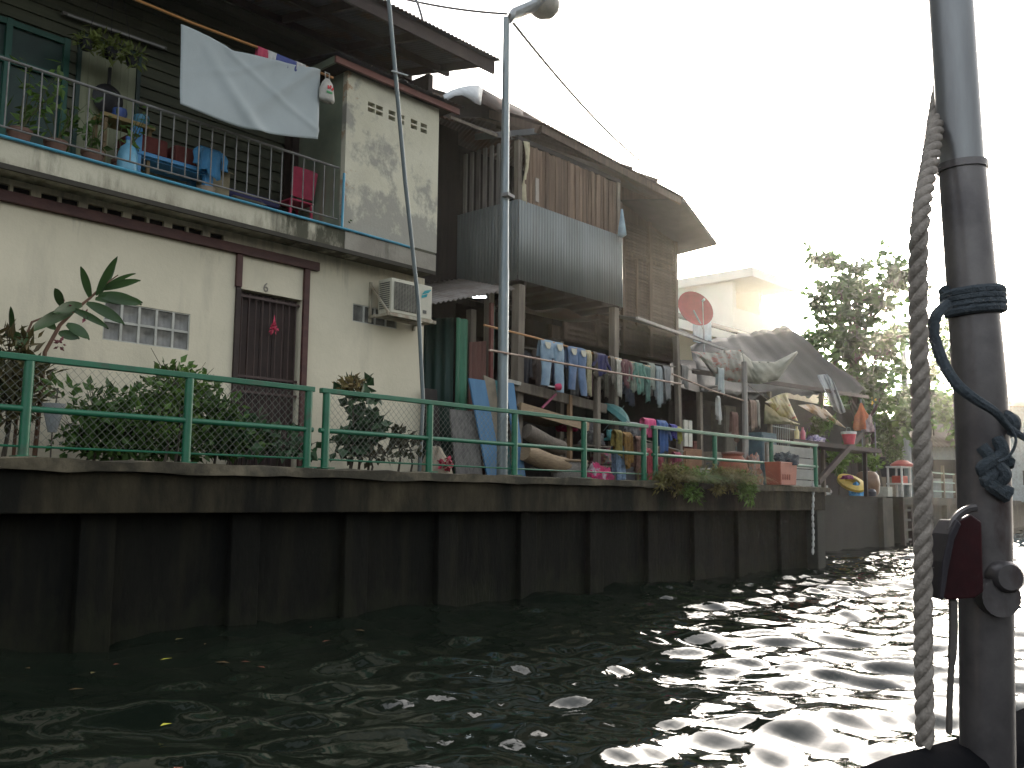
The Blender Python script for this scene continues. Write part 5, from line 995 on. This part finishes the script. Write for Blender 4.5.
# white terrace house
F2 = thing('terrace_house', (43, 24, 1.6), 'white modern house with a flat overhanging roof and roof terrace', 'house')
c = P(733, 300, 22); X0 = c.x; zt = P(733, 281, 22).z; zp = P(733, 307, 22).z; X1 = P(764, 300, 22).x
MB().box(X0-.01, X0+.3, 22, 33, 1.6, zt).build('side_wall', FARWHITE, F2); MB().box(X0+.301, X1+2, 22, 22.3, 1.6, zp).build('parapet', FARWHITE, F2)
MB().wall(X0+.301, X1, zp, zt, 23.6, 23.8, [(X0+2.4, X0+3.4, zp+.6, zt-.6)]).build('wall', FARWHITE, F2); MB().box(X1-.35, X1, 22.1, 23.59, zp, zt).build('pier', FARWHITE, F2); MB().box(X1, X1+5, 23.6, 33, 1.6, zp-.6).build('wing_wall', FARBRN, F2)
MB().box(X0-.3, X1+1.0, 20.8, 33.3, zt+.002, zt+.45).build('roof', FARWHITE, F2); MB().box(X1+2, X1+7, 22.1, 30, 1.6, zp-.9).build('annex', M('far_tan_wall', (.4, .33, .24), rough=.85), F2)
m = MB().tube([(X1+3.5, 24, zp-.9), (X1+3.5, 24, zp+1.2)], .05, 6); m.lathe((X1+3.2, 24, zp+1.6), [(.02, 0), (.3, .2), (.32, .6), (.02, .7)], 10); m.build('water_tank', C(.3, .3, .32), F2)
# ------------------------------------------------------------------ trees
def tree(name, base, h, lean_, crown, nleaf, L, W, mat, label, trunk_r=.16):
    base = V(base); t = thing(name, base, label, 'tree'); tr = MB(); lf = MB()
    top = base+V((lean_[0], lean_[1], h)); tr.tube([base, base.lerp(top, .3)+V((.1, .1, 0)), base.lerp(top, .6)+V((-.05, .1, 0)), top], [trunk_r, trunk_r*.8, trunk_r*.55, trunk_r*.2], 9)
    for c, r, k in crown:
        c = V(c); q = base.lerp(top, min(.95, max(.25, (c.z-base.z)/h-.22))); mid = q.lerp(c, .5)+V((0, 0, -.15)); tr.tube([q, mid, c], [trunk_r*.4, trunk_r*.25, trunk_r*.08], 6)
        subs = [c+V((random.gauss(0, .5)*r, random.gauss(0, .5)*r, random.gauss(0, .45)*r)) for _ in range(5)]
        for s in subs:
            tr.tube([c, s], [trunk_r*.08, .008], 4)
            for _ in range(int(nleaf*k/5)):
                d = rdir(); p = s+d*r*.5*abs(random.gauss(0, .7)); lf.leaf(p, V((d.x, d.y, -.3))+rdir()*.6, rdir(.8), L*R_(.6, 1.2), W*R_(.7, 1.2))
    lf.build('crown', mat, t); tr.build('trunk', BARK, t, smooth='auto'); return t
def TP(px, py, D): return PD(px, py, D)
cr = [(TP(px, py, 33+R_(-1, 1)), r, k) for px, py, r, k in [(822, 258, .5, .6), (845, 268, .7, 1), (857, 290, .8, 1.1), (835, 300, .7, 1), (815, 305, .6, .8), (880, 268, .55, .5), (882, 290, .6, .8), (900, 272, .6, .8), (905, 282, .5, .6), (870, 315, .9, 1.4), (845, 325, .9, 1.4), (822, 338, .7, 1), (890, 310, .8, 1.2),
       (855, 350, 1.0, 1.6), (880, 345, .9, 1.5), (835, 362, .8, 1.2), (900, 335, .6, .8), (865, 375, 1.0, 1.5), (890, 378, .9, 1.3), (843, 380, .6, .8)]]
b = TP(866, 480, 33); tree('broadleaf_tree', (b.x, b.y, 1.6), 7.6, (-.2, .3), cr, 150, .32, .25, LEAFT, 'tall backlit broadleaf tree against the bright sky beyond the shed', .2)
cr = [(TP(px, py, 38+R_(-1.5, 1.5)), r, k) for px, py, r, k in [(850, 395, .9, 1), (872, 405, 1, 1.2), (890, 400, 1, 1.2), (845, 415, .8, 1), (868, 425, 1, 1.1), (892, 425, 1, 1.1), (905, 395, .8, .9), (835, 402, .7, .7)]]
b = TP(880, 480, 38); tree('broadleaf_tree', (b.x, b.y, 1.6), 4.2, (0, .2), cr, 260, .38, .26, LEAF, 'low dark tree filling the space under the tall backlit tree', .16)
cr = [(TP(px, py, 47+R_(-2, 2)), r, k) for px, py, r, k in [(935, 345, .9, .8), (950, 360, 1, 1), (930, 375, 1.1, 1.1), (955, 390, 1.1, 1.1), (932, 405, 1.1, 1.2), (952, 425, 1, 1), (928, 435, .9, 1), (940, 325, .6, .4), (916, 390, .9, .9), (940, 450, .9, .8)]]
b = TP(938, 485, 47); tree('broadleaf_tree', (b.x, b.y, 1.6), 6.5, (.2, .3), cr, 230, .4, .24, LEAFB, 'loose yellow green tree seen between rope and mast', .14)
cr = [(V((60+R_(-3, 3), 27+R_(-3, 3), z)), 1.6, 1.2) for z in (5, 6, 7, 8, 6.5, 4.5, 7.5)]; tree('broadleaf_tree', (60, 27, 1.6), 7, (.2, .3), cr, 160, .4, .26, LEAFT, 'distant tree behind the yellow green tree', .2)
for k, (x, y, h, lb) in enumerate([(30, 15.2, 3.2, 'rounded green bush behind the dark counter and yellow ring'), (33.5, 15.8, 3.4, 'dense bush left of the folded orange parasol'), (37, 16.8, 3.6, 'dense bush behind the far lamp post'), (40.5, 18, 3.2, 'pale bush beyond the pale blue hut'), (54, 22.5, 4.5, 'tall bush screening the far huts')]):
    t = thing('bush', (x, y, 1.6), lb, 'bush', 'bushes along the far bank'); m = MB()
    for q in range(7): cloud(m, (x+R_(-1.5, 1.5), y+R_(-.5, .5), 1.6+h*R_(.15, .75)), 1.3, .7, h*.25, 190, .34, .2, .4, .2)
    m.build('leaves', [LEAF, LEAFT, LEAFB][k % 3], t); m = MB()
    for q in range(5): m.tube([(x+R_(-.3, .3), y, 1.55), (x+R_(-.8, .8), y+R_(-.3, .3), 1.6+h*.7)], [.05, .015], 5)
    m.build('stem', BARK, t)
# ------------------------------------------------------------------ things on the stepped bank
ZW = 1.625
def onbank(px, py, off=.5):
    q = P(px, py, 12.4); return V((q.x, bank(q.x)+off, ZW))
q = PZ(867, 489.5, ZW) ; 
def BK(px, Y): q = P(px, 480, Y); return V((q.x, Y, ZW))
c = BK(867, 12.45); t = thing('water_jar', c, 'big brown glazed water jar on the stepped back canal wall', 'jar'); MB().lathe(c, [(.28, 0), (.37, .12), (.41, .4), (.37, .68), (.27, .8), (.02, .84)], 24).build('jar_body', M('brown_glaze', (.2, .115, .06), (.13, .07, .04), sc=3, rough=.4), t, smooth='auto')
c = BK(850, 12.15); t = tag(MB().lathe(c+V((0, 0, .3)), [(.3, 0), (.45, .08), (.45, .16), (.25, .2), (.24, .16), (.3, .1), (.3, 0)], 20, V((-.3, -.5, .8))).build('float_ring', C(.6, .42, .06, .5), smooth='auto'), 'yellow ring shaped float leaning on the canal wall', 'float')
m = MB(); m.k = 0; tag(heap(847, 470, 12.0, ZW+.5, .2, .14, [(.3, .04, .16), (.45, .1, .25)], 18, 'rag_heap', 'purple pink cloth lying in the yellow ring', 'cloth'), 'purple pink cloth lying in the yellow ring', 'cloth')
heap(856, 480, 12.0, ZW, .38, .42, [(.05, .24, .5), (.08, .32, .6)], 36, 'plastic_sack', 'bright blue plastic sack on the canal wall beside the jar', 'sack', L=.28, W=.2)
heap(822, 485, 11.9, ZW, .45, .3, [(.5, .5, .47), (.3, .3, .28), (.4, .35, .35)], 40, 'rubbish_heap', 'heap of pale rubbish bags at the end of the first wall', 'rubbish', L=.2, W=.14)
c = BK(884, 12.5); tag(MB().box(c.x-.22, c.x+.22, c.y-.2, c.y+.2, ZW+.001, ZW+.34).build('crate', C(.45, .44, .36), bevel=.02), 'small cream box on the canal wall right of the jar', 'box')
c = BK(871, 12.1); tag(MB().lathe(c, [(.14, 0), (.16, .14), (.1, .22), (.02, .24)], 14).build('kettle', C(.05, .05, .06, .4), smooth='auto'), 'small black kettle in front of the big brown jar', 'kettle')
# white stand
c = BK(906, 12.9); zz = [P(905, y, 12.9).z for y in (488, 477, 466)]; t = thing('plastic_stand', c, 'white metal stand with red box at the wall end by the far lamp', 'stand')
W_ = C(.65, .64, .6, .4)
for dx in (-.42, .42):
    for dy in (0, .5): MB().box(c.x+dx-.03, c.x+dx+.03, c.y+dy-.03, c.y+dy+.03, ZW, 2.75).build('leg', W_, t)
for z in (2.1, 2.72): MB().box(c.x-.5, c.x+.5, c.y-.04, c.y+.55, z, z+.05).build('shelf_board', W_, t)
tag(MB().box(c.x-.34, c.x+.34, c.y+.05, c.y+.4, 2.152, 2.42).build('box', C(.45, .08, .05), bevel=.02), 'red plastic box on the lower shelf of the white stand', 'box')
tag(MB().lathe((c.x+.2, c.y+.2, 2.772), [(.4, 0), (.42, .08), (.2, .22), (.02, .25)], 16).build('basin', C(.5, .12, .1, .4), smooth='auto'), 'upturned red basin on top of the white stand', 'basin')
shrub([(850, 452, .5, .35), (838, 462, .45, .4), (865, 455, .4, .3), (872, 462, .5, .25)], 12.9, 'shrub', 'fresh light green bush behind the jar and yellow ring', M('lime_leaf', (.13, .22, .04), (.09, .15, .03), rough=.5, rand=.35, trans=.4), .2, .09, 55)
shrub([(885, 445, .6, .45), (895, 455, .5, .4)], 13.6, 'shrub', 'dull green scrub under the far lamp post', LEAF, .18, .09, 50)
# closed orange umbrella with a plush rag, flag pole, far lamp post
c = P(862, 432, 12.2); t = thing('umbrella', V((c.x, 12.2, ZW)), 'folded orange parasol standing on the bank', 'parasol'); zt = P(862, 403, 12.2).z; zb = P(862, 430, 12.2).z
rows = [[V((c.x+r*(1+.25*math.cos(5*q))*math.cos(q), 12.2+r*(1+.25*math.cos(5*q))*math.sin(q), z)) for q in np.linspace(0, 6.2832, 31)] for r, z in ((.02, zt), (.1, zt-.25), (.2, (zt+zb)/2), (.26, zb+.08), (.24, zb))]
MB().grid(rows).build('canopy', C(.6, .17, .06, .7, .3), t, smooth=True); MB().tube([(c.x, 12.2, ZW), (c.x, 12.2, zt+.12)], .02, 6).build('pole', STEELG, t)
heap(868, 424, 12.0, P(868, 432, 12.0).z, .18, .55, [(.45, .35, .32), (.38, .28, .26)], 26, 'soft_toy', 'pale pink cloth bundle hung beside the folded orange parasol', 'cloth')
q = P(877, 480, 13.2); zt = P(876, 375, 13.2).z; t = thing('flag_pole', (q.x, 13.2, ZW), 'thin pole with a small yellow flag on the bank', 'flag'); MB().tube([(q.x, 13.2, ZW), (q.x-.02, 13.2, zt)], .022, 6).build('pole', STEELG, t)
f0 = P(876, 388, 13.2); rows = [[f0+V((-.02-.02*v-.34*u*(.7+.3*v), -.04*math.sin(u*5), -.62*v+.06*math.sin(u*4))) for u in np.linspace(0, 1, 7)] for v in np.linspace(0, 1, 8)]; MB().grid(rows, .006).build('flag_cloth', C(.6, .45, .05, .8, .3), t, smooth=True)
q = PD(908, 470, 42); zt = PD(906, 333, 42).z; t = thing('street_lamp', (q.x, q.y, 1.6), 'far slim lamp post left of the hanging rope', 'street lamp'); MB().lathe((q.x, q.y, 1.6), [(.17, 0), (.16, 1), (.14, zt-1.6)], 12).build('pole', STEELG, t, smooth='auto')
MB().beam((q.x, q.y, zt-.05), (q.x+.9, q.y-.9, zt+.35), .12, .1).build('arm', STEELG, t); m = MB().obox((q.x+1.1, q.y-1.1, zt+.42), .7, .3, .16, rz=-.78, ry=-.2); m.build('lamp_head', STEELG, t, bevel=.03)
# far huts
def hut(px0, px1, pyt, pyb, D, d, wallm, roofm, lb, ov=.5, win=True):
    a = PD(px0, pyt, D); b = PD(px1, pyt, D); along = (V((b.x-a.x, b.y-a.y, 0))).normalized(); per = V((-along.y, along.x, 0)); zt = a.z; L_ = (V((b.x, b.y, 0))-V((a.x, a.y, 0))).length
    o = V((a.x, a.y, 0)); t = thing('hut', (a.x, a.y, 1.6), lb, 'hut'); zw = zt-.25
    Q = lambda s, p, z: o+along*s+per*p+V((0, 0, z))
    m = MB()
    for s0, s1, p0, p1 in ((0, L_, 0, .12), (0, L_, d-.12, d), (0, .12, .121, d-.121), (L_-.12, L_, .121, d-.121)):
        m.add([Q(s, p, z) for s in (s0, s1) for p in (p0, p1) for z in (1.55, zw)], [(0, 1, 3, 2), (4, 6, 7, 5), (0, 4, 5, 1), (2, 3, 7, 6), (0, 2, 6, 4), (1, 5, 7, 3)])
    m.build('wall', wallm, t)
    m = MB(); m.corr(Q(-ov, -ov, zw-.1), Q(L_+ov, -ov, zw-.1), Q(-ov, d/2, zw+.9), Q(L_+ov, d/2, zw+.9), .2, .03, 2); m.corr(Q(-ov, d/2, zw+.9), Q(L_+ov, d/2, zw+.9), Q(-ov, d+ov, zw-.1), Q(L_+ov, d+ov, zw-.1), .2, .03, 2); m.build('roof', roofm, t, smooth=True)
    if win:
        for s in (L_*.25, L_*.65):
            m = MB(); m.add([Q(s+ds, pp, z) for ds in (0, .9) for pp in (-.03, -.005) for z in (2.6, 3.5)], [(0, 1, 3, 2), (4, 6, 7, 5), (0, 4, 5, 1), (2, 3, 7, 6), (0, 2, 6, 4), (1, 5, 7, 3)]); m.build('window', DARK, t)
    return t
hut(868, 895, 428, 480, 44, 4, C(.26, .21, .15), FARBRN, 'brown roofed hut behind the folded orange parasol')
hut(893, 917, 438, 480, 50, 4, C(.24, .36, .42), M('blue_grey_roof', (.25, .33, .38), rough=.5), 'pale blue hut beside the far lamp post')
hut(920, 958, 440, 485, 46, 4, C(.25, .29, .28), FARBRN, 'low grey hut with a brown roof right of the rope')
hut(944, 1000, 398, 485, 62, 6, C(.14, .14, .13), FARBRN, 'taller dark house partly hidden behind the mast')
hut(1000, 1075, 402, 485, 60, 7, C(.2, .25, .27), ROOFRUST, 'blue grey canal house right of the mast')
# balustrade and small fence in front of the far huts
t = thing('railing', PD(940, 480, 42), 'far green railing between rope and mast', 'railing')
p0, p1 = PD(917, 470, 40), PD(975, 468, 47); p0.z = p1.z = 0
for z in (1.95, 2.35, 2.75): MB().beam(p0+V((0, 0, z)), p1+V((0, 0, z)), .06, .06).build('rail', M('pale_green_rail', (.2, .33, .27), rough=.5), t)
for k in range(6): q = p0.lerp(p1, k/5); MB().beam(q+V((0, 0, 1.55)), q+V((0, 0, 3.1 if k in (2, 4) else 2.8)), .12, .12).build('post', POSTW, t)
# far bank strip of greenery on the right beyond
cr = [(V((95+R_(-6, 6), 38+R_(-3, 3), z)), 2.2, 1.2) for z in (5, 6, 7, 8, 6, 7)]; tree('broadleaf_tree', (95, 38, 1.6), 7, (.2, .3), cr, 130, .5, .3, LEAFT, 'far hazy tree beyond the canal bend', .25)

# ------------------------------------------------------------------ floating leaves on the water
LP = [(310, 627), (230, 663), (160, 660), (265, 668), (205, 645), (175, 640), (120, 664), (25, 668), (250, 645), (322, 642), (365, 631), (160, 726), (182, 767), (68, 690), (95, 672), (240, 662)]
for k, (px, py) in enumerate(LP):
    q = PZ(px, py, .03); cc = [(.12, .03, .012), (.1, .06, .02), (.09, .075, .02)][k % 3] if px not in (160,) else (.45, .42, .04)
    m = MB(); a = R_(0, 6.28); m.leaf(q, (math.cos(a), math.sin(a), .05), (0, 0, 1), R_(.06, .13), R_(.03, .06)); tag(m.build('floating_leaf', C(*cc)), 'small fallen leaf floating on the dark water below the canal wall', 'leaf', 'fallen leaves floating on the canal')

# ------------------------------------------------------------------ the boat we stand in: hull edge, mast, rope, block
boat = thing('boat', (.6, .4, 0), 'black hull edge of the boat carrying the steel mast', 'boat')
mb_, mt_ = PD(987, 800, 1.25), PD(941, -140, 1.36)
gy = PD(988, 800, 1.25).y+.02
PR = [(-.55, -.05), (-.1, -.25), (.0, .35), (.0, .86), (-.02, .95), (.0, 1.0), (.05, 1.02), (.09, 1.0), (.1, .9), (.1, .3), (-.3, .05)]
xs = np.linspace(-4.5, 3.6, 40); rows = []
def gun(x):                                                          # gunwale height along the boat
    return np.interp(x, [-5, .6, .9, 1.2, 1.5, 2.5, 3.6], [.085, .085, .083, .075, .045, .03, .1])
for x in xs:
    tpr = np.clip((3.7-x)/1.2, 0.05, 1)
    rows.append([(x, gy - .05 + (dy if dy < 0 and z < .4 else dy) * (1 if dy > -.2 else tpr), z+gun(x)*(1 if z > .5 else 0)) for dy, z in [(d_, z_) for d_, z_ in PR]])
rows2 = [[(r[0], -r[1]*1.0+2*(gy-.95), r[2]) for r in row] for row in rows]
MB().grid(rows).build('hull_side', BOATM, boat, smooth=True); MB().grid(rows2).build('hull_side', BOATM, boat, smooth=True)
MB().grid([[(x, gy-.3, .08) for x in (-4.5, 3.4)], [(x, gy-1.7, .08) for x in (-4.5, 3.4)]], .03).build('floor_board', DARKWOOD, boat)
rows = [[(x, gy+.01+.055*math.cos(q)*(1+.15*math.sin(x*9)), .985+gun(x)+.045*math.sin(q)) for q in np.linspace(0, 6.283, 14)] for x in np.linspace(-4.4, 3.3, 60)]
MB().grid(rows).build('rolled_tarp', BOATM, boat, smooth=True)
MC = [(-140, 940.5, 1.36), (0, 951, 1.342), (160, 961.5, 1.321), (260, 969.5, 1.308), (400, 981, 1.29), (500, 984.5, 1.28), (600, 986, 1.27), (800, 988, 1.25)]
def mast(py):
    a, b, c = zip(*MC); return PD(float(np.interp(py, a, b)), py, float(np.interp(py, a, c)))
d_ = (mast(250)-mast(350)).normalized(); foot = mast(800); foot = foot-(mast(700)-foot).normalized()*((foot.z-.1)/(mast(700)-foot).normalized().z)
ys = list(range(800, 167, -24)); MB().tube([foot]+[mast(y) for y in ys]+[mast(168)], [.0335]*2+[float(np.interp(y, (168, 260, 400), (.030, .031, .0335))) for y in ys], 28).build('mast', MASTM, boat, smooth='auto')
MB().tube([mast(y) for y in range(167, -500, -40)], .0287, 28).build('mast_upper', MASTU, boat, smooth='auto'); MB().tube([mast(171), mast(164)], .033, 24).build('joint_ring', MASTM, boat, smooth='auto')
# twisted rope
RP = [PD(946, 60, 1.40), PD(938, 105, 1.36), PD(932, 150, 1.28), PD(921, 215, 1.2), PD(918, 280, 1.2), PD(920, 380, 1.2), PD(923, 480, 1.2), PD(923, 600, 1.2), PD(924, 690, 1.2), PD(925, 745, 1.2)]
def spline(ps, n):
    out = []
    for i in range(len(ps)-1):
        a, b, c, d = ps[max(i-1, 0)], ps[i], ps[i+1], ps[min(i+2, len(ps)-1)]
        for k in range(n):
            s = k/n; out.append(.5*((2*b)+(c-a)*s+(2*a-5*b+4*c-d)*s*s+(3*b-a-3*c+d)*s**3))
    return out+[ps[-1]]
sp = spline(RP, 40); Ltot = 0; rope = MB(); acc = [0]
for i in range(1, len(sp)): acc.append(acc[-1]+(sp[i]-sp[i-1]).length)
for k in range(3):
    pts = []
    for i, p in enumerate(sp):
        dd = (sp[min(i+1, len(sp)-1)]-sp[max(i-1, 0)]).normalized(); u = dd.cross(Fv).normalized(); v = dd.cross(u); an = acc[i]/.060*2*math.pi + k*2.094
        pts.append(p+(u*math.cos(an)+v*math.sin(an))*.0058)
    rope.tube(pts, .0063, 9)
for _ in range(420):                                                 # stray fibres
    i = random.randrange(len(sp)); d = rdir(); rope.beam(sp[i]+d*.010, sp[i]+d*R_(.0125, .0155)+rdir()*.002, .0004, .0004)
tag(rope.build('rope', ROPEM, smooth=True), 'thick twisted tan rope hanging beside the boat mast', 'rope')
# blue cord wrapped round the mast with a loop
t = thing('blue_cord', mast(300), 'dark blue cord wrapped around the mast with a side loop', 'cord')
m = MB()
u = d_.cross(Fv).normalized(); v = d_.cross(u)
wr = [mast(313-24*k/70)+(u*math.cos(k*.36)+v*math.sin(k*.36))*.036 for k in range(71)]; m.tube(wr, .0068, 8); m.build('wrapping', BLUEROPE, t, smooth='auto')
lp = spline([PD(948, 304, 1.22), PD(936, 316, 1.21), PD(934, 334, 1.205), PD(942, 360, 1.20), PD(955, 382, 1.19), PD(972, 397, 1.185), PD(995, 412, 1.19), PD(1012, 430, 1.2), PD(1040, 446, 1.2)], 8)
n_ = len(lp); m = MB().tube(lp, [.0072-.0035*max(0, (i/n_-.55)/.45) for i in range(n_)], 8); m.tube(spline([PD(990, 410, 1.19), PD(1008, 425, 1.19), PD(1016, 440, 1.19), PD(1010, 455, 1.19), PD(998, 462, 1.185)], 6), .0018, 6); m.build('loop', BLUEROPE, t, smooth='auto')
m = MB()
for k in range(4): m.tube(spline([mast(440+8*k)+(-Fv*.031+Rv*R_(-.02, .02)), mast(455+9*k)+(-Fv*.04+Rv*R_(-.025, .015)), mast(470+6*k)+(-Fv*.043+Rv*R_(-.03, .03)), mast(482+5*k)+(-Fv*.034+Rv*R_(-.02, .03))], 6), .0085, 7)
for k in range(3): q = mast(428+14*k)+Rv*.026-Fv*.02; m.tube(spline([q+rdir()*.012, q+rdir()*.016, q+rdir()*.02, q+rdir()*.012], 5), .008, 7)
m.build('knot', BLUEROPE, t, smooth='auto')
# block and bolts on the mast
def prism(pix, D, th, mat, nm, parent):
    fr = [PD(x, y, D) for x, y in pix]; bk = [p+Fv*th for p in fr]; n = len(pix); m = MB().add(fr+bk, [tuple(range(n-1, -1, -1)), tuple(range(n, 2*n))]+[(i, (i+1) % n, n+(i+1) % n, n+i) for i in range(n)]); return m.build(nm, mat, parent, bevel=.002)
t = thing('pulley_block', mast(560), 'dark red metal pulley block bolted to the lower mast', 'pulley')
prism([(971, 514), (982, 522), (984, 592), (975, 598), (948, 600), (942, 596), (942, 565), (948, 536), (957, 521)], 1.20, .03, REDST, 'cheek_plate', t)
prism([(957, 519), (949, 534), (943, 562), (940, 598), (944, 601), (949, 570), (955, 540), (962, 524)], 1.19, .05, M('purple_grey_edge', (.035, .03, .036), (.02, .017, .021), sc=20, rough=.5), 'edge_strap', t)
q = PD(1001, 576, 1.24); MB().lathe(q, [(.001, -.03), (.016, -.03), (.02, -.022), (.02, .02), (.016, .025)], 20, -Fv).build('bolt', MASTM, t, smooth='auto'); q = PD(994, 596, 1.24); MB().lathe(q, [(.001, -.012), (.022, -.012), (.025, .0), (.025, .02)], 20, -Fv).build('washer', MASTM, t, smooth='auto')
m = MB().tube(spline([PD(951, 530, 1.2), PD(956, 518, 1.2), PD(966, 510, 1.2), PD(976, 508, 1.2)], 5), .005, 7); m.build('hook', MASTM, t)
t = thing('thin_cord', PD(955, 600, 1.2), 'thin grey cord hanging from the pulley block to the hull', 'cord'); MB().tube(spline([PD(953, 600, 1.21), PD(953, 640, 1.21), PD(950, 690, 1.21), PD(949, 733, 1.21)], 6), [.0055]*9+[.004]*10, 7).build('cord', C(.1, .09, .08), t)
hz = MB().box(-70, 345, -310, 375, -2.6, 13.5).build('haze', C(1, 1, 1)); kind(hz, 'stuff')
hm = bpy.data.materials.new('warm_haze'); hm.use_nodes = True; hn = hm.node_tree; hn.nodes.remove(hn.nodes['Principled BSDF'])
pv = hn.nodes.new('ShaderNodeVolumePrincipled'); pv.inputs['Color'].default_value = (1, .98, .93, 1); pv.inputs['Density'].default_value = .00042; pv.inputs['Anisotropy'].default_value = .9
hn.links.new(pv.outputs[0], hn.nodes['Material Output'].inputs['Volume']); hz.data.materials.clear(); hz.data.materials.append(hm)
print('objects', len(bpy.data.objects))
